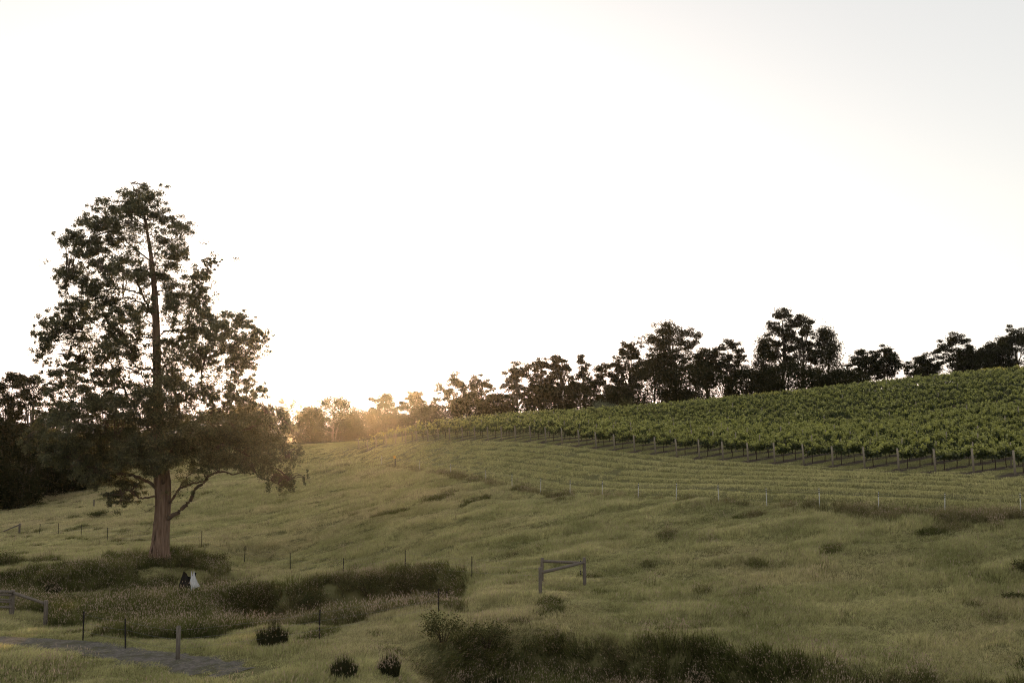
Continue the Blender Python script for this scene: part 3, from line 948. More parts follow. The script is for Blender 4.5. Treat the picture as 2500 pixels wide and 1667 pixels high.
CL1 = [(930, 170, 70, 50), (860, 210, 45, 40), (960, 240, 55, 45), (905, 290, 50, 40), (600, 260, 38, 28), (690, 290, 70, 50), (790, 280, 70, 45), (880, 340, 60, 50),
       (1010, 345, 75, 45), (1070, 365, 40, 30), (1160, 400, 60, 45), (1105, 400, 35, 28), (550, 370, 55, 45), (620, 400, 60, 50), (740, 370, 60, 50), (660, 440, 60, 50),
       (430, 480, 45, 50), (490, 470, 50, 50), (560, 490, 60, 55), (640, 520, 60, 50), (720, 500, 50, 40), (510, 550, 50, 50), (590, 580, 55, 50), (620, 640, 50, 45),
       (850, 570, 30, 38), (1030, 490, 50, 38), (1110, 570, 55, 45), (1150, 555, 36, 38), (1090, 620, 40, 35), (480, 650, 45, 40), (430, 700, 48, 45), (390, 740, 38, 48),
       (415, 795, 22, 30), (760, 640, 70, 55), (700, 690, 65, 50), (820, 690, 70, 50), (900, 680, 60, 45), (660, 740, 55, 50), (1040, 720, 50, 40), (930, 740, 40, 40),
       (530, 760, 36, 34), (580, 800, 60, 36), (1320, 610, 28, 20), (1385, 628, 36, 20), (1300, 690, 44, 38), (1345, 700, 28, 36), (1190, 725, 46, 24), (1240, 725, 32, 26),
       (1080, 810, 70, 45), (1180, 820, 70, 45), (1270, 800, 46, 38), (1300, 850, 38, 40), (1130, 880, 70, 50), (1230, 900, 68, 52), (1280, 940, 48, 42), (1080, 930, 50, 45),
       (560, 850, 60, 38), (640, 870, 60, 40), (480, 890, 58, 42), (430, 930, 58, 48), (380, 970, 58, 48), (520, 940, 60, 40), (620, 950, 60, 40), (720, 910, 70, 45),
       (800, 930, 70, 45), (880, 930, 60, 45), (340, 1040, 58, 48), (300, 1060, 48, 48), (420, 1040, 58, 42), (270, 1120, 36, 48), (310, 1150, 48, 42), (270, 1220, 36, 48),
       (310, 1260, 30, 28), (350, 1110, 32, 38), (560, 1000, 60, 36), (700, 1000, 60, 48), (780, 1000, 60, 50), (850, 1010, 60, 50), (720, 1100, 58, 48), (800, 1090, 68, 58),
       (870, 1100, 48, 58), (680, 1170, 58, 46), (760, 1190, 68, 56), (850, 1190, 58, 56), (1100, 1150, 46, 42), (1060, 1120, 36, 26), (1150, 1100, 26, 26),
       (1260, 1040, 58, 48), (1350, 1010, 68, 48), (1450, 990, 68, 42), (1540, 1000, 58, 42), (1590, 1040, 46, 38), (1230, 1090, 48, 42), (1330, 1090, 68, 48), (1430, 1070, 68, 48),
       (1520, 1090, 68, 48), (1600, 1110, 46, 38), (1680, 1080, 30, 26), (1695, 1130, 34, 24), (1200, 1160, 56, 46), (1280, 1180, 56, 46), (1400, 1170, 62, 44), (1490, 1180, 62, 44),
       (1570, 1180, 56, 46), (1180, 1240, 56, 42), (1250, 1280, 42, 40), (1350, 1250, 46, 36), (1460, 1270, 50, 38), (1560, 1260, 54, 40), (1610, 1300, 36, 26), (1520, 1340, 52, 32),
       (440, 1220, 34, 46), (480, 1280, 52, 40), (400, 1320, 56, 40), (330, 1330, 46, 36), (560, 1280, 44, 40), (640, 1250, 46, 40), (540, 1350, 62, 46), (640, 1340, 52, 46),
       (720, 1330, 44, 46), (440, 1400, 66, 46), (350, 1420, 54, 36), (320, 1470, 46, 36), (540, 1440, 68, 48), (640, 1430, 66, 48), (740, 1410, 50, 44), (810, 1390, 34, 36)]
CL2 = [(1100, 200, 90, 50), (1020, 260, 100, 60), (1150, 280, 90, 60), (930, 330, 100, 70), (1080, 370, 110, 80), (1230, 330, 70, 60), (800, 380, 90, 70), (700, 330, 80, 60),
       (600, 350, 90, 60), (480, 400, 100, 66), (390, 380, 70, 50), (320, 450, 86, 56), (420, 520, 100, 70), (560, 480, 100, 80), (700, 480, 100, 80), (850, 480, 100, 80),
       (1000, 480, 100, 80), (1150, 470, 90, 80), (280, 540, 66, 56), (190, 570, 44, 44), (150, 620, 26, 34), (210, 640, 44, 40), (330, 640, 84, 56), (460, 630, 100, 70),
       (600, 610, 100, 80), (750, 610, 100, 80), (900, 620, 100, 80), (1050, 600, 100, 80), (400, 710, 76, 46), (520, 730, 76, 48), (650, 720, 86, 56), (800, 730, 86, 56),
       (930, 740, 76, 56), (1030, 730, 66, 60), (1300, 500, 100, 60), (1400, 470, 90, 60), (1500, 430, 86, 52), (1600, 450, 86, 56), (1700, 440, 66, 46), (1780, 420, 34, 46),
       (1830, 480, 40, 56), (1750, 520, 76, 56), (1640, 540, 96, 60), (1500, 540, 100, 60), (1380, 570, 100, 60), (1270, 600, 90, 60), (1200, 640, 60, 60), (1340, 660, 90, 60),
       (1460, 650, 96, 60), (1580, 640, 86, 52), (1690, 620, 66, 46), (1780, 580, 56, 36), (1850, 520, 28, 38), (1400, 730, 86, 46), (1310, 770, 54, 36), (1520, 730, 70, 44),
       (1560, 760, 36, 30), (1660, 700, 46, 36), (1620, 280, 56, 42), (1560, 330, 56, 38), (1660, 270, 26, 26), (1480, 310, 44, 44), (1350, 320, 34, 34), (1570, 220, 46, 36),
       (1700, 760, 44, 54), (1750, 800, 34, 44), (1830, 845, 48, 44), (1870, 700, 30, 50), (1900, 640, 26, 28), (1830, 640, 56, 26), (1945, 830, 14, 36),
       (560, 840, 50, 46), (590, 885, 34, 24), (790, 860, 46, 36), (870, 870, 50, 36), (760, 920, 56, 36), (840, 920, 54, 36), (700, 930, 18, 18), (740, 1000, 44, 30), (800, 970, 46, 26),
       (650, 800, 46, 36), (470, 760, 50, 24)]
rgt = np.random.default_rng(3)
LV = []; tw_mb = MB()
for fr, lst in ((1, CL1), (2, CL2)):
    for (x, y, rx, ry) in lst:
        dense = fr == 2 and 160 < y < 790 and 230 < x < 1860
        reps = 2 if dense and rgt.random() < 0.45 else 1
        for rp in range(reps):
            dd = float(rgt.normal(0, 1.3)) if not dense else (-1.6 + 3.0 * rp + float(rgt.normal(0, 1.4)))
            if (fr == 1 and x > 1170 and y > 930) or (fr == 2 and x > 1600):
                dd -= 0.8
            c = (c1 if fr == 1 else c2)(x, y, dd)
            # a clump is a handful of small sprays hung round its centre
            sub = 17 if min(rx, ry) > 30 else 7
            for j in range(sub):
                o = rgt.normal(0, 0.66, 3) * np.array([rx, max(rx, ry), ry]) * PXM
                cc = c + o
                rr = np.array([rx * 0.46, (rx + ry) * 0.22, ry * 0.42]) * PXM * float(rgt.uniform(0.45, 1.15))
                n = int(26 + 620 * rr[0] * rr[2] / 0.5)
                n = int(n * (0.80 if dense else 0.86))
                LV.append(leaf_quads(cc, rr, n, 0.19, 0.062, rgt, 0.8, 0.2))
            if rp == 0:
                k = int(np.argmin(((SK - c) ** 2).sum(1) + 2.0 * np.maximum(0, SK[:, 2] - c[2])))
                a = SK[k]
                for j in range(3):
                    e = c + rgt.normal(0, 0.4, 3) * np.array([rx, rx, ry]) * PXM
                    mid = (a + e) / 2 + np.array([0, 0, 0.12 * np.linalg.norm(e - a)]) + rgt.normal(0, 0.12, 3)
                    tw_mb.tube(spline([a, mid, e], 6), np.linspace(0.045, 0.012, 6), 5, cap=False)
# lighter sprays along the outer limbs fill the crown between the big clumps
for s_ in skel[:-1]:
    L_ = len(s_)
    if s_[-1][2] < 6.5:
        continue
    for i in range(int(L_ * 0.35), L_):
        for j in range(2):
            cc = s_[i] + rgt.normal(0, 0.55, 3)
            LV.append(leaf_quads(cc, np.array([.36, .36, .26]) * rgt.uniform(.6, 1.3), 45, 0.2, 0.06, rgt, 0.7, 0.2))
for i in range(44, 97):
    for j in range(3):
        a_ = rgt.uniform(0, 6.283); r_ = rgt.uniform(0.3, 1.5)
        cc = cp[i] + np.array([r_ * math.cos(a_), r_ * math.sin(a_), rgt.normal(0, .2)])
        LV.append(leaf_quads(cc, np.array([.42, .42, .3]) * rgt.uniform(.6, 1.3), 50, 0.2, 0.06, rgt, 0.7, 0.2))
tw_mb.build('twigs', M['limb'], tree, kind='stuff')
LV = np.vstack(LV)
print('gum leaves', len(LV) // 4)
link('foliage', leaf_mesh('foliage', LV, M['gum'], rgt, np.clip(rgt.normal(0.2, 0.42, len(LV) // 4), 0, 1)), tree)


# ------------------------------------------------------------------ the line of gums behind the vineyard and the wood on the left
def make_tree(name, base, H, R, style, label, group, seed, leaf=0.42, nfac=1.0):
    rg = np.random.default_rng(seed)
    t = empty(name, base, label, 'tree', group)
    lean = rg.normal(0, 0.03, 2) * H
    ntr = 1 if style in ('gum', 'cone', 'slim') else 2
    top = np.array([lean[0], lean[1], H * 0.9])
    wood = MB()
    tp = spline([np.array([0, 0, -0.8]), np.array([lean[0] * .2, lean[1] * .2, H * 0.3]) + rg.normal(0, 0.15, 3), np.array([lean[0] * .6, lean[1] * .6, H * 0.6]) + rg.normal(0, 0.2, 3), top], 14)
    r0 = 0.020 * H + 0.06
    wood.tube(tp, np.linspace(r0, 0.05, 14), 8, wob=0.1, seed=seed)
    if style == 'dense' or rg.random() < 0.3:
        s = rg.choice([-1, 1])
        q = spline([np.array([0.4 * s, 0.2, -0.6]), np.array([0.8 * s, .3, H * .3]), np.array([R * .45 * s, .5, H * .72])], 10)
        wood.tube(q, np.linspace(r0 * .7, 0.04, 10), 7, wob=0.1, seed=seed + 1)
    cl = []
    if style == 'gum':
        nc = int(46 + 9 * R)
        zlo, zhi = 0.42, 1.0
        prof = lambda f: math.sin(math.pi * min(1, 0.22 + 0.78 * f) ** 1.1) ** 0.6 if f < 0.97 else 0.35
    elif style == 'dome':
        nc = int(56 + 9 * R); zlo, zhi = 0.38, 1.0
        prof = lambda f: math.sqrt(max(0.02, 1 - f ** 2.2))
    elif style == 'cone':
        nc = int(80 + 8 * R); zlo, zhi = 0.12, 1.0
        prof = lambda f: 0.12 + 0.88 * (1 - f) ** 0.8
    elif style == 'slim':
        nc = 30; zlo, zhi = 0.45, 1.0
        prof = lambda f: 0.5 + 0.5 * math.sin(9 * f + seed)
    else:
        nc = int(80 + 12 * R); zlo, zhi = 0.04, 1.0
        prof = lambda f: math.sqrt(max(0.03, 1 - (2 * f - 0.85) ** 2 / 1.4)) if f < 0.98 else 0.3
    if style in ('gum', 'dome', 'slim'):
        nl = {'gum': int(9 + R * 1.1), 'dome': int(12 + R * 1.3), 'slim': 7}[style]
        for i in range(nl):
            f = 0.08 + 0.92 * ((i + rg.random() * 0.6) / nl)
            z = (zlo + (zhi - zlo) * f) * H
            rr = R * prof(min(f, 0.96)) * (0.45 + 0.5 * rg.random())
            if f > 0.93: rr *= 0.35
            a = i * 2.4 + rg.random() * 0.9
            e = np.array([lean[0] * z / H + rr * math.cos(a), lean[1] * z / H + rr * math.sin(a), z - 0.5])
            k = int(np.clip((z * 0.55 - rr * 0.15) / (H * 0.9) * 13, 3, 12))
            mid = tp[k] * 0.45 + e * 0.55 + np.array([0, 0, -0.05 * H * rg.random()])
            wood.tube(spline([tp[k], mid, e], 7), np.linspace(0.009 * H, 0.035, 7), 5, cap=False)
            sp_ = 0.34 * R * rg.uniform(0.7, 1.2) + 0.35
            for j in range(int(4 + 4 * rg.random() + R * 0.45)):
                aa = rg.random() * 6.283; q = sp_ * rg.random() ** 0.5
                cl.append(e + np.array([q * math.cos(aa), q * math.sin(aa), 0.75 * sp_ * (1 - (q / sp_) ** 2) - 0.3 + rg.normal(0, 0.35 + 0.12 * sp_)]))
        nc = 0
    for i in range(nc):
        f = rg.random() ** (0.75 if style in ('gum', 'dome', 'slim') else 1.0)
        z = (zlo + (zhi - zlo) * f) * H
        rr = R * prof(f) * (0.55 + 0.5 * rg.random() ** 0.5 if style in ('gum', 'dome', 'slim') else 0.30 + 0.82 * rg.random() ** 0.6)
        a = rg.random() * 6.283
        c = np.array([lean[0] * z / H + rr * math.cos(a), lean[1] * z / H + rr * math.sin(a), z - 0.35])
        cl.append(c)
    LVt = []
    for c in cl:
        s = rg.uniform(0.7, 1.25)
        if style in ('gum', 'dome', 'slim'):
            rad = np.array([0.88, 0.88, 0.5]) * s * (0.75 + R * 0.06)
        else:
            rad = np.array([1.2, 1.2, 0.85]) * s * (0.75 + R * 0.06)
        n = int(108 * s * nfac * (1.0 if style != 'dense' else 1.1))
        V = leaf_quads(c, rad * (1.1 if style in ('dense', 'cone') else 1.0), n, leaf, leaf * 0.42, rg, 0.5, 0.4, style in ('dense', 'cone') or rg.random() < 0.35)
        LVt.append(V)
        if rg.random() < 0.12:
            k = int(np.clip((c[2] * 0.62) / (H * 0.9) * 13, 3, 12))
            a = tp[k]
            mid = a * 0.45 + c * 0.55 + np.array([0, 0, -0.08 * H * rg.random()])
            wood.tube(spline([a, mid, c], 6), np.linspace(0.007 * H, 0.03, 6), 5, cap=False)
    wood.build('trunk', M['bgbark'], t)
    LVt = np.vstack(LVt)
    link('crown', leaf_mesh('crown', LVt, M['bgleaf'], rg), t)
    return t


K = 2352.0
S = 2500.0 / K
BG = [  # x, top y, half width (in the 2352 px overview), depth, style, label
    (530, 928, 34, 205, 'gum', 'gum added for shade behind the right hand boughs of the big tree'),  # added tree, keeps the low sun off the grass by the left fence
    (588, 934, 32, 212, 'gum', 'hazy gum added for shade just clear of the right side of the big tree crown'),  # likewise added to block that low sun
    (560, 985, 40, 200, 'dense', 'low bushy tree behind the lower right boughs of the big tree'),
    (712, 935, 28, 245, 'dense', 'bushy tree at the left end of the treeline, beside the hazy far hill'),
    (765, 912, 42, 232, 'dense', 'broad rounded tree just left of the rising sun'),
    (842, 940, 36, 240, 'dense', 'low rounded tree right under the rising sun'),
    (876, 905, 30, 236, 'gum', 'open topped gum just right of the rising sun'),
    (905, 950, 36, 226, 'dense', 'dark bushy tree between the first two open gums right of the sun'),
    (945, 900, 32, 232, 'gum', 'second open topped gum to the right of the sun'),
    (985, 935, 34, 222, 'dense', 'low bushy tree where the vineyard corner meets the treeline'),
    (1040, 866, 36, 222, 'gum', 'umbrella crowned gum rising above the far corner of the vines'),
    (1072, 905, 34, 214, 'dense', 'dark bushy tree below the umbrella crowned gum at the vineyard corner'),
    (1106, 868, 34, 220, 'gum', 'twin topped gum between the vineyard corner and the taller cluster'),
    (1140, 905, 32, 212, 'dense', 'rounded bushy tree with bright gaps beside it, left of the cluster'),
    (1190, 836, 34, 216, 'gum', 'leftmost gum of the tall cluster with its small flat crown'),
    (1240, 826, 38, 214, 'dome', 'full domed gum in the middle of the left cluster'),
    (1288, 820, 38, 212, 'gum', 'tallest broad gum of the left cluster'),
    (1255, 890, 44, 206, 'dense', 'dark thicket tree under the left cluster'),
    (1342, 818, 22, 210, 'slim', 'slender gum with a small tuft high above its neighbours'),
    (1335, 882, 36, 204, 'dense', 'dense dark tree at the foot of the slender tufted gum'),
    (1396, 838, 34, 208, 'gum', 'pointed gum with a pale double trunk above the grey bush'),
    (1420, 890, 34, 202, 'dense', 'dark leafy tree just left of the great domed gum'),
    (1452, 788, 36, 206, 'gum', 'gum with a raised left tuft leaning on the great dome'),
    (1550, 756, 84, 206, 'dome', 'great domed gum with a wide umbrella crown, broadest of the treeline'),
    (1505, 832, 60, 200, 'dense', 'broad dark rounded tree beneath the left of the great dome'),
    (1590, 838, 62, 200, 'dense', 'broad dark rounded tree beneath the right of the great dome'),
    (1622, 800, 32, 208, 'gum', 'gum showing past the right shoulder of the great dome'),
    (1680, 786, 38, 206, 'gum', 'thin crowned gum with bare twigs between the dome and the tallest gum'),
    (1715, 850, 40, 202, 'dense', 'dark leafy tree with gaps of light at its foot, left of the tallest gum'),
    (1755, 778, 32, 204, 'cone', 'dark upright tree pressed against the left of the tallest gum'),
    (1802, 714, 40, 206, 'gum', 'tallest gum of the treeline with an open airy crown'),
    (1848, 724, 36, 204, 'gum', 'second tallest gum with a flat spreading top, right of the tallest'),
    (1815, 835, 56, 199, 'dense', 'dense dark tree at the foot of the two tallest gums'),
    (1908, 752, 40, 203, 'cone', 'dark cone shaped tree with a small knob on top'),
    (1935, 850, 40, 198, 'dense', 'dark skirted tree below the cone shaped one'),
    (1985, 808, 32, 202, 'gum', 'smaller gum right of the cone shaped tree'),
    (2032, 804, 36, 201, 'gum', 'last round headed gum before the gap of open sky'),
    (2125, 822, 32, 212, 'dome', 'small lone domed gum just past the gap of open sky'),
    (2205, 778, 40, 206, 'gum', 'round headed gum above the upper right of the vineyard'),
    (2252, 806, 34, 206, 'dense', 'low bushy tree between two gums over the upper right vines'),
    (2298, 786, 36, 204, 'gum', 'spreading gum second from the right edge of the skyline'),
    (2345, 762, 48, 203, 'gum', 'gum cut by the right edge of the picture on the skyline'),
]
for i, (x, ytop, hw, d, st, lb) in enumerate(BG):
    u, v = x * S, ytop * S
    b = at(u, d)
    H = float(W(u, v, d)[2] - b[2])
    R = hw * S * d / F * (1.35 if st == 'dense' else 1.12)
    make_tree('gum_tree', b, max(H, 4), R, st, lb, 'treeline behind the vineyard', 100 + i, 0.42, 1.0)
LEFT = [(-60, 850, 60, 150, 'dense', 'leafy tree cut by the left edge of the picture, nearest of the left wood'),
        (12, 852, 44, 156, 'gum', 'tall gum with a domed top at the left edge wood'),
        (62, 856, 40, 150, 'gum', 'gum with a pale bare trunk at the right side of the left wood'),
        (-5, 960, 50, 145, 'dense', 'dark bushy tree filling the foot of the left wood'),
        (45, 985, 50, 147, 'dense', 'dark bushy tree beside the pale bare trunk'),
        (110, 985, 46, 156, 'dense', 'dark tree half hidden behind the left branches of the big gum'),
        (165, 1005, 50, 160, 'dense', 'low dark tree behind the lower left crown of the big gum'),
        (225, 1030, 44, 164, 'dense', 'last low dark tree of the left wood, behind the big trunk')]
for i, (x, ytop, hw, d, st, lb) in enumerate(LEFT):
    u, v = x * S, ytop * S
    b = at(u, d)
    make_tree('gum_tree', b, float(W(u, v, d)[2] - b[2]), hw * S * d / F, st, lb, 'wood at the left edge', 200 + i, 0.38, 1.1)

# far wooded hill, seen only as one mass through the haze
rgf = np.random.default_rng(77)
FV = []; ft = MB()
for i in range(120):
    u = rgf.uniform(-300, 1150); d = rgf.uniform(400, 520)
    b = at(u, d)
    vt = np.interp(u, [-300, 300, 560, 650, 700, 760, 820, 1150], [1030, 1012, 985, 975, 972, 980, 1000, 1035]) + rgf.uniform(-3, 22)
    H = max(6.0, float(W(u, vt, d)[2] - b[2])); R = rgf.uniform(3, 5)
    ft.tube([b, b + np.array([0, 0, H * .9])], [0.3, 0.08], 5, cap=False)
    for k in range(16):
        f = rgf.random(); a = rgf.random() * 6.283; rr = R * rgf.random() ** 0.5 * (1 - 0.5 * f)
        FV.append(leaf_quads(b + np.array([rr * math.cos(a), rr * math.sin(a), H * (0.35 + 0.62 * f)]), np.array([1.7, 1.7, 1.2]), 26, 1.0, 0.5, rgf, 0.4, 0.5))
FV = np.vstack(FV)
fo = leaf_mesh('far_forest', FV, M['bgleaf'], rgf)
link('far_forest', fo, kind='stuff', label='hazy far wooded hill left of the sun')
ft.build('far_forest_trunks', M['bgbark'], None, kind='stuff', label='trunks of the hazy far wood')


# ------------------------------------------------------------------ bushes, rushes
def bush(name, u, d, R, Hh, label, cat, mat='shrub', n=900, leaf=0.09, group=None, seed=0):
    b = at(u, d); rg = np.random.default_rng(seed + 500)
    o = empty(name, b, label, cat, group)
    st = MB(); LVb = []
    for k in range(9):
        a = rg.random() * 6.283; rr = R * 0.75 * rg.random() ** 0.5
        e = np.array([rr * math.cos(a), rr * math.sin(a), Hh * rg.uniform(0.35, 0.85)])
        st.tube(spline([np.array([e[0] * .15, e[1] * .15, -0.1]), e * np.array([.5, .5, .6]), e], 5), np.linspace(0.03, 0.008, 5), 5, cap=False)
        LVb.append(leaf_quads(e, np.array([R * .45, R * .45, Hh * .3]), n // 9, leaf, leaf * .45, rg, 0.2, 0.3))
    st.build('stems', M['vwood'], o)
    link('foliage', leaf_mesh('foliage', np.vstack(LVb), M[mat], rg), o)
    return o


def rush(u, v, d, R, Hh, label, n=420, seed=0, seeds=0.12, lean=0.1):
    b = at(u, d)
    o = empty('rush_clump', b, label, 'rush clump', 'rush and tussock clumps')
    rg = np.random.default_rng(seed + 900)
    me = blades_patch('stems', n, R * 0.55, Hh * 0.6, Hh, 0.022, 0.0, [M['rush'], M['seed']], seed + 33, 0.0, 0.0)
    co = np.empty(len(me.vertices) * 3, np.float32); me.vertices.foreach_get('co', co); co = co.reshape(-1, 3)
    base = np.repeat(co.reshape(-1, 5, 3)[:, :2].mean(1), 5, 0)
    k = (co[:, 2] / Hh)
    out_ = base[:, :2] / (R * 0.55) * (R * 0.34)
    co[:, :2] += out_ * (np.clip(k, 0, 1) ** 1.6)[:, None]
    co[:, :2] += np.repeat(rg.normal(0, 0.05, (n, 2)), 5, 0) * np.clip(k, 0, 1)[:, None]
    co[:, 2] -= (np.linalg.norm(base[:, :2], axis=1) / (R * .55)) ** 2 * np.clip(k, 0, 1) * Hh * 0.18
    me.vertices.foreach_set('co', co.ravel()); me.update()
    link('stems', me, o)
    tips = co.reshape(-1, 5, 3)[:, 4][rg.random(n) < seeds]
    if len(tips):
        link('seed_heads', leaf_mesh('seed_heads', leaf_quads_at(tips, 0.09, 0.03, rg), M['seed'], rg), o, kind='stuff')
    return o


def leaf_quads_at(ctr, L, w, rg):
    n = len(ctr)
    ax = rg.normal(0, 0.3, (n, 3)); ax[:, 2] = 1; ax /= np.linalg.norm(ax, axis=1, keepdims=True)
    s = np.cross(ax, rg.normal(size=(n, 3))); s /= np.linalg.norm(s, axis=1, keepdims=True)
    return np.stack([ctr - ax * L / 2, ctr + s * w / 2, ctr + ax * L / 2, ctr - s * w / 2], 1).reshape(-1, 3)


rush(675, 1578, 41.5, 1.05, 1.35, 'dark upright rush clump alone on the near verge beside the steel fence', 900, 1)
rush(145, 1405, 64, 0.75, 0.95, 'round spiky tussock on the dark bank left of the big trunk', 700, 2, 0.25)
rush(848, 1660, 36.6, 0.8, 0.9, 'dark rush clump cut by the bottom edge, left of the ditch', 700, 3)
rush(955, 1640, 37.3, 0.7, 0.9, 'rush clump with pale tips just left of the ditch bank', 600, 4, 0.4)
rush(1205, 1660, 39.3, 0.8, 1.2, 'tall rush clump standing in the ditch beside the water', 700, 5)
rush(1130, 1640, 40.0, 0.7, 1.0, 'leafy rush clump on the left end of the ditch bank', 600, 6, 0.25)
rush(1560, 1640, 39.2, 0.8, 0.9, 'rush clump with seed heads in the middle of the ditch bank', 500, 7, 0.45)
rush(1700, 1620, 39.2, 0.9, 1.1, 'broad rush clump with pale seed heads under the end of the steep bank', 600, 8, 0.5)
rush(1330, 1640, 40.2, 0.7, 0.8, 'short dark rush clump at the foot of the ditch bank', 500, 9, 0.1)
rush(1850, 1640, 37.2, 0.9, 0.8, 'sprawling tussock near the bottom edge right of the ditch', 500, 10, 0.3)
bush('bank_shrub', 1085, 41.5, 0.9, 1.25, 'tall leafy shrub on the left shoulder of the ditch bank', 'shrub', 'shrub', 1500, 0.10, None, 1)
bush('bank_shrub', 1190, 42.3, 1.1, 0.9, 'low dark shrub on the ditch bank just right of the tall leafy shrub', 'shrub', 'shrub', 1700, 0.09, None, 2)
bush('bank_shrub', 1000, 58.8, 1.5, 1.2, 'dark rounded shrub on the gully lip before the steel post', 'shrub', 'shrub', 2600, 0.09, None, 3)
bush('bank_shrub', 760, 56.5, 1.0, 1.3, 'dark shrub at the left end of the gully bank', 'shrub', 'shrub', 1900, 0.09, None, 4)
bush('bank_shrub', 905, 57.8, 1.4, 1.0, 'dark low shrub in the middle of the gully bank', 'shrub', 'shrub', 1900, 0.09, None, 5)
bush('bank_shrub', 1085, 57.0, 1.1, 0.9, 'small dark shrub at the right end of the gully bank', 'shrub', 'shrub', 1500, 0.09, None, 6)
bush('meadow_shrub', 2478, 46.5, 0.55, 0.55, 'small dark shrub in the meadow near the right edge', 'shrub', 'shrub', 900, 0.08, None, 7)
bush('meadow_shrub', 2452, 43.8, 0.6, 0.35, 'flat dark shrub just below the small one near the right edge', 'shrub', 'shrub', 900, 0.08, None, 8)
bush('grey_shrub', 1478, 192, 2.6, 3.2, 'pale grey green bush between the vines and the treeline', 'shrub', 'greyshrub', 2200, 0.3, None, 9)
bush('grey_shrub', 1538, 194, 2.4, 3.4, 'dull green bush right of the pale bush behind the vines', 'shrub', 'shrub', 2000, 0.3, None, 10)
bush('bank_shrub', 445, 70.5, 1.5, 0.8, 'dark low undergrowth at the right foot of the big trunk', 'shrub', 'shrub', 2200, 0.09, None, 11)
bush('bank_shrub', 520, 73, 1.3, 0.7, 'dark low shrub between the charred stump and the fence', 'shrub', 'shrub', 1600, 0.09, None, 12)
bush('bank_shrub', 20, 72, 1.5, 1.1, 'dark shrub at the left edge below the far fence', 'shrub', 'shrub', 1800, 0.09, None, 13)
bush('meadow_shrub', 250, 118, 1.6, 0.7, 'low dark bush out in the pale field left of the trunk', 'shrub', 'shrub', 1200, 0.14, None, 14)


# ------------------------------------------------------------------ fences
ORD = ['first', 'second', 'third', 'fourth', 'fifth', 'sixth', 'seventh', 'eighth', 'ninth', 'tenth', 'eleventh', 'twelfth', 'thirteenth', 'fourteenth', 'fifteenth',
       'sixteenth', 'seventeenth', 'eighteenth', 'nineteenth', 'twentieth']
TENS = {20: ('twentieth', 'twenty'), 30: ('thirtieth', 'thirty')}


def ordw(n):
    if n <= 20: return ORD[n - 1]
    t = n // 10 * 10
    return TENS[t][0] if n == t else TENS[t][1] + '-' + ORD[n % 10 - 1]


def star_post_mesh():
    mb = MB()
    for a in (0.3, 0.3 + 2.094, 0.3 + 4.189):
        mb.box((0.014 * math.cos(a), 0.014 * math.sin(a), 0.5), 0.036, 0.010, 1.9, a)
    return mb.mesh('star_post', M['steel'], False)


SPM = star_post_mesh()


def star_post(p, h, label, group):
    o = empty('steel_fence_post', p, label, 'fence post', group)
    s = link('picket', SPM, o); s.location = (0, 0, h - 1.45)
    cap = MB().box((0, 0, 1.45 + 0.01), 0.055, 0.055, 0.05).build('cap', M['steel'], s, False)
    o.rotation_euler = (random.uniform(-.03, .03), random.uniform(-.03, .03), random.uniform(0, 3))
    return o


FARF = [(1153, 56), (993, 60), (843, 66), (715, 71), (604, 77), (500, 82.5), (271, 95), (207.6, 100), (153, 105), (107, 109)]
far_pts = []
for i, (u, d) in enumerate(FARF):
    p = at(u, d)
    star_post(p, 1.25, 'slim dark steel post, %s from the timber corner brace along the far fence' % ordw(i + 1), 'far wire fence posts')
    far_pts.append(p)
NEARF = [(220, 43.5), (322.6, 42), (788, 42.3), (1073.7, 46.5), (1092, 53.5)]
near_lab = ['slim dark steel post beside the track, next to the timber rail fence', 'slim dark steel post beside the track, next to the thick wooden post',
            'slim dark steel post right of the rush clump', 'slim dark steel post below the corner brace, at the right end of the gully',
            'short dark steel post half hidden behind the gully shrubs']
near_pts = []
for (u, d), lb in zip(NEARF, near_lab):
    p = at(u, d)
    star_post(p, 1.2, lb, 'near wire fence posts')
    near_pts.append(p)


def round_post(name, p, h, r, label, cat, mat='oldwood', group=None, lean=(0, 0)):
    o = empty(name, p, label, cat, group)
    sh_ = MB().tube([np.array([0, 0, -0.4]), np.array([lean[0] * h * .5, lean[1] * h * .5, h * .5]), np.array([lean[0] * h, lean[1] * h, h])], [r * 1.05, r, r * 0.97], 12, wob=0.06, seed=int(p[0] * 10)).build('shaft', M[mat], o)
    MB().tube([np.array([lean[0] * h, lean[1] * h, h]), np.array([lean[0] * h, lean[1] * h, h + 0.015])], [r * 0.9, r * 0.84], 12).build('cut_top', M[mat], sh_)
    return o


wp_ = at(449, 39.5)
round_post('timber_fence_post', wp_, 1.28, 0.085, 'thick weathered round timber post standing beside the dirt track', 'fence post')
# wires: one object per strand
A_ = at(1322, 51.8)


def wire(points, h, label, grp):
    q = []
    for a, b in zip(points[:-1], points[1:]):
        for k in range(8):
            f = k / 8
            s = a * (1 - f) + b * f
            q.append(s + np.array([0, 0, h - 0.05 * 4 * f * (1 - f)]))
    q.append(points[-1] + np.array([0, 0, h]))
    MB().tube(q, [0.0036] * len(q), 4, cap=False).build('fence_wire', M['wire'], None, label=label, cat='wire', group=grp)


for j, h in enumerate((1.12, 0.78, 0.42)):
    wire([A_] + far_pts, h, '%s wire of the far steel post fence' % ('topmost', 'middle', 'lowest')[j], 'far fence wires')
    wire([near_pts[0], near_pts[1], wp_, near_pts[2], near_pts[3], near_pts[4]], h, '%s wire of the near fence along the track and gully' % ('topmost', 'middle', 'lowest')[j], 'near fence wires')

# corner brace of round timber in the middle of the meadow
B_ = at(1426, 51.0); C_ = at(1318, 48.0)
br = empty('corner_brace', C_, 'round timber corner brace of three posts and two rails in the meadow', 'fence brace')


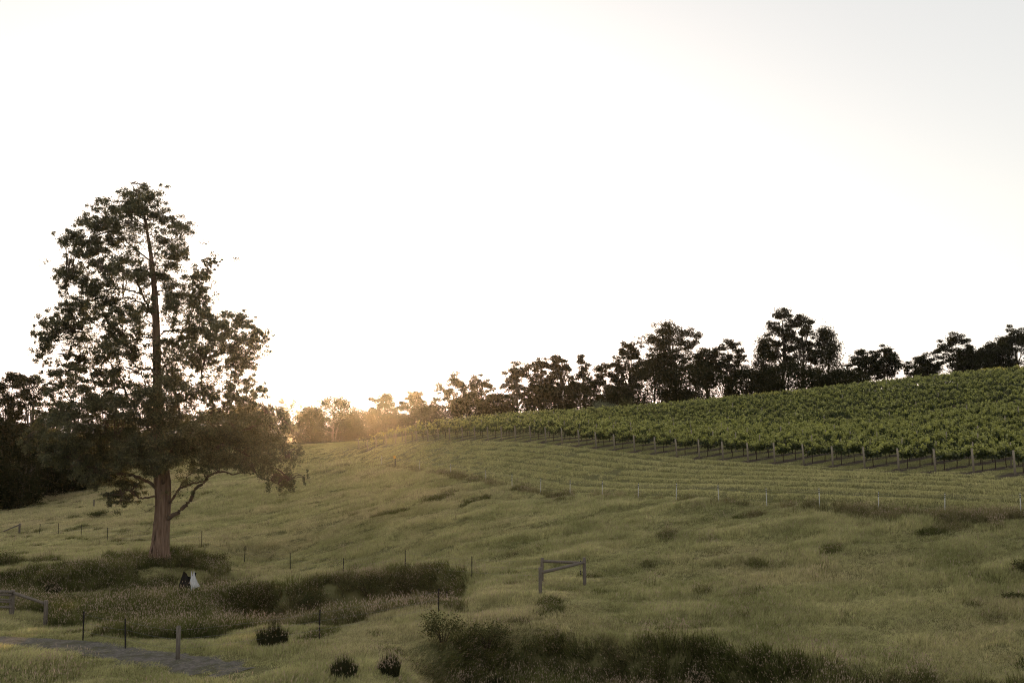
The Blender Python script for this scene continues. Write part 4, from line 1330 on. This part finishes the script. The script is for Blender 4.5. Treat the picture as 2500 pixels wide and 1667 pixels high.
def bar(a, b, r, name, par, mat='oldwood', org=None, n=12):
    MB().tube(spline([a - org, (a + b) / 2 - org + RNG.normal(0, 0.006, 3), b - org], 8), np.full(8, r) * np.linspace(1.04, 0.94, 8), n, wob=0.05, seed=int(abs(a[0]) * 100)).build(name, M[mat], par)


for pp, h, lx in ((A_, 1.30, 0.02), (B_, 1.42, -0.03), (C_, 1.25, 0.0)):
    bar(pp + np.array([0, 0, -0.4]), pp + np.array([lx, 0, h]), 0.085, 'post', br, org=C_)
bar(A_ + np.array([0.06, 0, 1.13]), B_ + np.array([-0.09, 0, 1.15]), 0.072, 'rail', br, org=C_)
bar(C_ + np.array([0.06, 0.04, 1.0]), B_ + np.array([-0.08, -0.06, 1.18]), 0.078, 'rail', br, org=C_)
for zz in (1.22, 0.72, 0.60):
    MB().tube([B_ - C_ + np.array([-0.22, -0.02, zz - .03]), B_ - C_ + np.array([-0.22, -0.02, zz + .05])], [0.035, 0.035], 8).build('insulator', M['black'], br)
MB().tube([B_ - C_ + np.array([-0.22, 0, 0.55]), B_ - C_ + np.array([-0.22, 0, 1.27])], [0.005, 0.005], 5).build('wire_drop', M['wire'], br)

# timber rail fence at the left edge
G1 = at(46, 51.0); G2 = at(128, 50.0); G0 = at(-75, 51.6)
rf = empty('timber_rail_fence', G1, 'weathered timber rail fence end with a sloping brace rail at the left edge', 'fence')
bar(G1 + np.array([0, 0, -0.3]), G1 + np.array([0, 0, 1.28]), 0.125, 'post', rf, org=G1)
bar(G0 + np.array([0, 0, -0.3]), G0 + np.array([0, 0, 1.28]), 0.115, 'post', rf, org=G1)
bar(G2 + np.array([0, 0, -0.4]), G2 + np.array([0.01, 0, 1.2]), 0.10, 'post', rf, org=G1)
zb = G1[2]
bar(G1 + np.array([0.10, -0.05, 1.16]), np.array([G2[0] - 0.06, G2[1], G2[2] + 1.05]), 0.075, 'brace_rail', rf, org=G1)
for zz, r in ((1.22, 0.075), (1.07, 0.065), (0.83, 0.05), (0.72, 0.05), (0.46, 0.06)):
    bar(np.array([G0[0], G0[1] - 0.14, zb + zz]), np.array([G1[0] + 0.06, G1[1] - 0.14, zb + zz]), r, 'rail', rf, org=G1)
# small brace far left and a lone post in the pale field
Q1 = at(58, 112); Q2 = at(20, 112.5)
b2 = empty('brace_post', Q1, 'small far timber brace post with a sloping rail near the left edge', 'fence brace')
bar(Q1 + np.array([0, 0, -0.4]), Q1 + np.array([0, 0, 1.2]), 0.11, 'post', b2, org=Q1)
bar(Q1 + np.array([-0.05, 0, 1.05]), Q2 + np.array([0, 0, 0.25]), 0.07, 'rail', b2, org=Q1)
lp = at(236, 128)
round_post('timber_fence_post', lp, 1.1, 0.09, 'lone grey post out in the pale field left of the big trunk', 'fence post')
for u, d, lb in ((178.7, 66, 'thin pale stake just right of the round tussock'), (505.5, 75, 'thin pale stake right of the big trunk above the stump')):
    p = at(u, d); o = empty('thin_stake', p, lb, 'stake')
    MB().tube([np.array([0, 0, -.3]), np.array([0.02, 0, 0.75])], [0.02, 0.016], 6).build('shaft', M['vpost'], o)
    MB().tube([np.array([0.02, 0, 0.75]), np.array([0.02, 0, 0.79])], [0.022, 0.02], 6).build('tip', M['vpost'], o)

# white electric fence posts
wpts = []
for i, (u, v, d) in enumerate(WHITE):
    p = at(u, d); wpts.append(p)
    side = 'black ringed white electric fence post, %s from the right below the vineyard' % ordw(i + 1)
    o = empty('electric_fence_post', p, side, 'fence post', 'white electric fence posts')
    wsh = MB().tube([np.array([0, 0, -0.3]), np.array([0, 0, 0.6]), np.array([0, 0, 1.16])], [0.024, 0.023, 0.020], 8).build('shaft', M['white'], o)
    for zz in (0.93, 1.04, 1.17):
        MB().tube([np.array([0, -0.01, zz - .025]), np.array([0, -0.01, zz + .025])], [0.034, 0.034], 8).build('insulator', M['black'], wsh)
    MB().tube([np.array([0, 0, 0.25]), np.array([0, 0, 0.30])], [0.026, 0.026], 8).build('collar', M['white'], wsh)
    o.rotation_euler = (random.uniform(-.04, .04), random.uniform(-.05, .05), 0)
for h, lb in ((1.05, 'upper'), (0.93, 'lower')):
    wire(wpts, h, '%s strand of the white electric fence' % lb, 'electric fence strands')
p = at(965.6, 117)
o = empty('marker_post', p, 'dark post with a yellow tag where the electric fence goes over the rise', 'fence post')
MB().tube([np.array([0, 0, -.3]), np.array([0.02, 0, 1.25])], [0.055, 0.05], 8).build('shaft', M['steel'], o)
MB().box((-0.06, -0.06, 1.28), 0.26, 0.03, 0.34, 0.2, 0.35).build('tag', M['yellow'], o, False)

# charred stump with a pale split face
sp = at(478, 66.5)
st = empty('tree_stump', sp, 'charred black stump with a white split face below the big gum', 'stump')
rg = np.random.default_rng(5)
n = 20; sv = []; sf = []
tops = [0.55 + 0.75 * rg.random() for _ in range(n)]
for j, f in enumerate((-0.25, 0.0, 0.3, 0.6, 0.85, 1.0)):
    for k in range(n):
        a = 2 * math.pi * k / n
        r = (0.56 - 0.14 * max(f, 0)) * (1 + 0.16 * math.cos(5 * a + 1) + 0.08 * rg.normal())
        sv.append((r * math.cos(a) - 0.22, r * 0.85 * math.sin(a), f * tops[k] if f > 0 else f))
for j in range(5):
    for k in range(n):
        a = j * n + k; b = j * n + (k + 1) % n
        sf.append((a, b, b + n, a + n))
link('shell', mesh_np('shell', sv, sf, [M['char']], smooth=False), st)
inner = [(0.62 * v[0] - 0.04, 0.62 * v[1], 0.45 + 0.1 * rg.random()) for v in sv[-n:]]
link('hollow', mesh_np('hollow', inner + [(-0.12, 0, 0.35)], [(k, (k + 1) % n, n) for k in range(n)], [M['char']]), st)
prof = [(895, 1235), (906, 1262), (917, 1312), (928, 1262), (935, 1235), (947, 1290), (966, 1340), (1000, 1395), (1028, 1436), (980, 1455), (952, 1472), (925, 1490), (910, 1506), (904, 1432), (885, 1388), (898, 1330)]
ks = 66.5 / F / 6.535 * 1.18
pv = []
for (x, y) in prof:
    X = (x - 905) * ks; Z = (1500 - y) * ks + 0.02
    pv.append((X + 0.06, -0.42 + 0.16 * Z + 0.05 * rg.normal() * 0.3, Z))
pb = [(x - 0.03, y + 0.09, z - 0.01) for x, y, z in pv]
m_ = len(pv)
me = bpy.data.meshes.new('split_face')
me.from_pydata(pv + pb, [], [tuple(range(m_))[::-1], tuple(range(m_, 2 * m_))] + [(k, (k + 1) % m_, m_ + (k + 1) % m_, m_ + k) for k in range(m_)])
me.materials.append(M['pale'])
o = link('split_face', me, st, label='pale splintered slab of bare wood')

# ------------------------------------------------------------------ vineyard
RANG = math.atan2(ROWDIR[1], ROWDIR[0])
rv = np.random.default_rng(21)


def vine_leaves(n, rg, L=1.75):
    """leaves of one vine in row coordinates: x along the row, z up from the ground"""
    x = rg.uniform(-L / 2, L / 2, n)
    z = 0.72 + 1.0 * rg.beta(1.6, 1.5, n)
    sh = vnoise(x * 3.0 + 50 * rg.random(), np.zeros(n) + 3.3, int(rg.integers(99)))
    z = 0.72 + (z - 0.72) * (0.40 + 0.75 * sh)
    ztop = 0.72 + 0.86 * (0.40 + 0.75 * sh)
    wd = 0.24 * np.sqrt(np.clip(1 - ((z - 1.15) / 0.85) ** 2, 0.05, 1))
    y = rg.normal(0, 0.62, n).clip(-1.3, 1.3) * wd
    c = np.stack([x, y, z], -1)
    ax = rg.normal(size=(n, 3)); ax[:, 2] -= 0.5; ax /= np.linalg.norm(ax, axis=1, keepdims=True)
    s = np.cross(ax, rg.normal(size=(n, 3))); s /= np.linalg.norm(s, axis=1, keepdims=True)
    sz = 0.165 * (0.65 + 0.7 * rg.random(n))[:, None]
    V = np.stack([c - ax * sz * .5, c + s * sz * .48, c + ax * sz * .55, c - s * sz * .48], 1)
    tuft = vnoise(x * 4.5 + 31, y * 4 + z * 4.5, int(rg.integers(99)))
    tint = np.clip(0.62 - 2.6 * (ztop - z) + 1.0 * (tuft - 0.45) + rg.normal(0, 0.2, n), 0, 1)  # height banding paints lit tops and shaded lower leaves; young tips are paler
    return V, tint


def vine_proto(i):
    rg = np.random.default_rng(300 + i)
    n = 330
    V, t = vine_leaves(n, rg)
    # shoots standing above the canopy
    for _ in range(9):
        x0 = rg.uniform(-0.85, 0.85); k = 9
        zz = np.linspace(1.2, rg.uniform(1.5, 1.85), k)
        c = np.stack([x0 + np.linspace(0, rg.normal(0, 0.15), k), np.linspace(0, rg.normal(0, 0.2), k), zz], -1) + rg.normal(0, 0.035, (k, 3))
        ax = rg.normal(size=(k, 3)); ax /= np.linalg.norm(ax, axis=1, keepdims=True)
        s = np.cross(ax, rg.normal(size=(k, 3))); s /= np.linalg.norm(s, axis=1, keepdims=True)
        sz = 0.095
        V = np.concatenate([V, np.stack([c - ax * sz * .5, c + s * sz * .48, c + ax * sz * .5, c - s * sz * .48], 1)])
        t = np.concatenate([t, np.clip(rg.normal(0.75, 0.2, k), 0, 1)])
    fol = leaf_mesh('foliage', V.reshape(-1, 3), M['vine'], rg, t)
    mb = MB()
    mb.tube(spline([np.array([0, 0, -0.1]), np.array([rg.normal(0, .05), rg.normal(0, .04), 0.4]), np.array([rg.normal(0, .04), 0, 0.85])], 6), np.linspace(0.04, 0.028, 6), 6, wob=0.15, seed=i)
    tr_ = mb.mesh('trunk', M['vwood'])
    mb = MB()
    for sgn in (-1, 1):
        mb.tube(spline([np.array([0, 0, 0.80]), np.array([0.3 * sgn, 0, 0.92]), np.array([0.85 * sgn, 0, 0.92])], 6), np.linspace(0.024, 0.014, 6), 5, wob=0.15)
    return fol, tr_, mb.mesh('cordon', M['vwood'])


VP = [vine_proto(i) for i in range(7)]
vines = []; posts = []
for k, (u, v, d) in enumerate(row_start):
    p0 = W(u, v, d)[:2]
    s = 0.0
    # the two or three rows at the far left end are newly planted
    j = 0
    while True:
        q = p0 + ROWDIR * (1.1 + 1.65 * j + 0.0)
        uq = float(TU(q[0], q[1])); cr = float(np.interp(uq, [600, 1100, 1600, 2500, 3000], [190, 188, 178, 168, 165]))
        if q[1] > cr + 14 or uq > 2640 or j > 130:
            break
        vines.append((k, j, q)); j += 1
    jp = 1
    while True:
        q = p0 + ROWDIR * (5.0 * jp + (k * 2.37 % 2.0 if jp > 1 else 0))
        uq = float(TU(q[0], q[1])); cr = float(np.interp(uq, [600, 1100, 1600, 2500, 3000], [190, 188, 178, 168, 165]))
        if q[1] > cr + 12 or uq > 2560:
            break
        if jp < 3 or (jp + 3 * k) % 5 == 0 or q[1] > cr - 2:
            posts.append((k, jp, q))
        jp += 1
print('vines', len(vines), 'line posts', len(posts))
NROW = len(row_start)
weak = lambda k: k >= NROW - 6
# end posts
for k, (u, v, d) in enumerate(row_start):
    p0 = W(u, v, d)[:2]; p = np.array([p0[0], p0[1], float(hz(p0[0], p0[1]))])
    ln = -0.075 + random.uniform(-.02, .02)
    lab = 'weathered timber end post of the %s vine row from the right' % ordw(k + 1)
    round_post('vineyard_end_post', p, 1.62 + random.uniform(-.06, .06), 0.068, lab, 'vineyard post', 'vpost', 'end posts along the vineyard headland', (ln * ROWDIR[0] * 1.4, ln * ROWDIR[1]))
# posts inside the rows: the nearest ones
SH = {}
mb = MB().tube([np.array([0, 0, -.3]), np.array([0, 0, 1.0]), np.array([0, 0, 1.74])], [0.05, 0.048, 0.046], 8, wob=0.05); PSH = mb.mesh('shaft', M['vpost'])
mb = MB().tube([np.array([0, 0, 1.74]), np.array([0, 0, 1.755])], [0.043, 0.04], 8); PCT = mb.mesh('cut_top', M['vpost'])
posts.sort(key=lambda a: a[2][1])
for (k, j, q) in posts[:300]:
    o = empty('vineyard_line_post', np.array([q[0], q[1], float(hz(q[0], q[1]))]), 'slim trellis post, %s along the %s vine row from the right' % (ordw(j), ordw(k + 1)), 'vineyard post', 'trellis posts inside the vine rows')
    link('cut_top', PCT, link('shaft', PSH, o))
    o.scale = (1, 1, random.uniform(0.93, 1.06))
# vines: nearest 300 one by one, the rest as one mass
vines.sort(key=lambda a: a[2][1] * (1.0 if not weak(a[0]) else 1.0))
for i, (k, j, q) in enumerate(vines[:300]):
    fol, tr_, cd = VP[int(rv.integers(7))]
    o = empty('grapevine', np.array([q[0], q[1], float(hz(q[0], q[1]))]), 'leafy green grapevine, %s from the end post in the %s row from the right' % (ordw(j + 1), ordw(k + 1)), 'grapevine', 'grapevines in trellised rows')
    o.rotation_euler = (0, 0, RANG + (math.pi if rv.random() < .5 else 0))
    sz = rv.uniform(0.88, 1.1); o.scale = (1, rv.uniform(0.85, 1.15), sz)
    link('foliage', fol, o); link('cordon', cd, link('trunk', tr_, o))
VV = []; VT = []; ca, sa = math.cos(RANG), math.sin(RANG); vw = MB()
for (k, j, q) in vines[300:]:
    n = int(np.interp(q[1], [80, 190], [230, 130]))
    if weak(k):
        n = int(n * (0.28 if j < 14 else 0.6))
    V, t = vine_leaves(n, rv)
    V = V * (1.0 if q[1] < 120 else 1.12)
    V = np.stack([V[..., 0] * ca - V[..., 1] * sa + q[0], V[..., 0] * sa + V[..., 1] * ca + q[1], V[..., 2] * rv.uniform(.88, 1.1) + float(hz(q[0], q[1]))], -1)
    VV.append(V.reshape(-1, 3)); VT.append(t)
    b = np.array([q[0], q[1], float(hz(q[0], q[1]))])
    vw.tube([b, b + np.array([0, 0, 0.9])], [0.04, 0.03], 4, cap=False)
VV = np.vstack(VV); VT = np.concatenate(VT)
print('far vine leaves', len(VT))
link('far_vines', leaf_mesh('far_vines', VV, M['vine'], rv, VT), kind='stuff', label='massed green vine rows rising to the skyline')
vw.build('far_vine_trunks', M['vwood'], None, kind='stuff', label='trunks of the massed vine rows')

# ------------------------------------------------------------------ morning haze
HZ_DENS = 0.000052
hb = MB().box(((GX[0] + GX[-1]) / 2, (GY[0] + GY[-1]) / 2, (ZZ.min() - 1.0 + 45.0) / 2), GX[-1] - GX[0] + 4, GY[-1] - GY[0] + 4, 45.0 - ZZ.min() + 1.0)
m, nt, out = new_mat('haze')
pvn = N(nt, 'ShaderNodeVolumePrincipled')
pvn.inputs['Color'].default_value = (0.95, 0.93, 0.90, 1)
pvn.inputs['Density'].default_value = HZ_DENS
pvn.inputs['Anisotropy'].default_value = 0.94
nt.links.new(pvn.outputs[0], out.inputs['Volume'])
hb.build('haze', m, None, False, kind='stuff', label='thin warm morning haze')
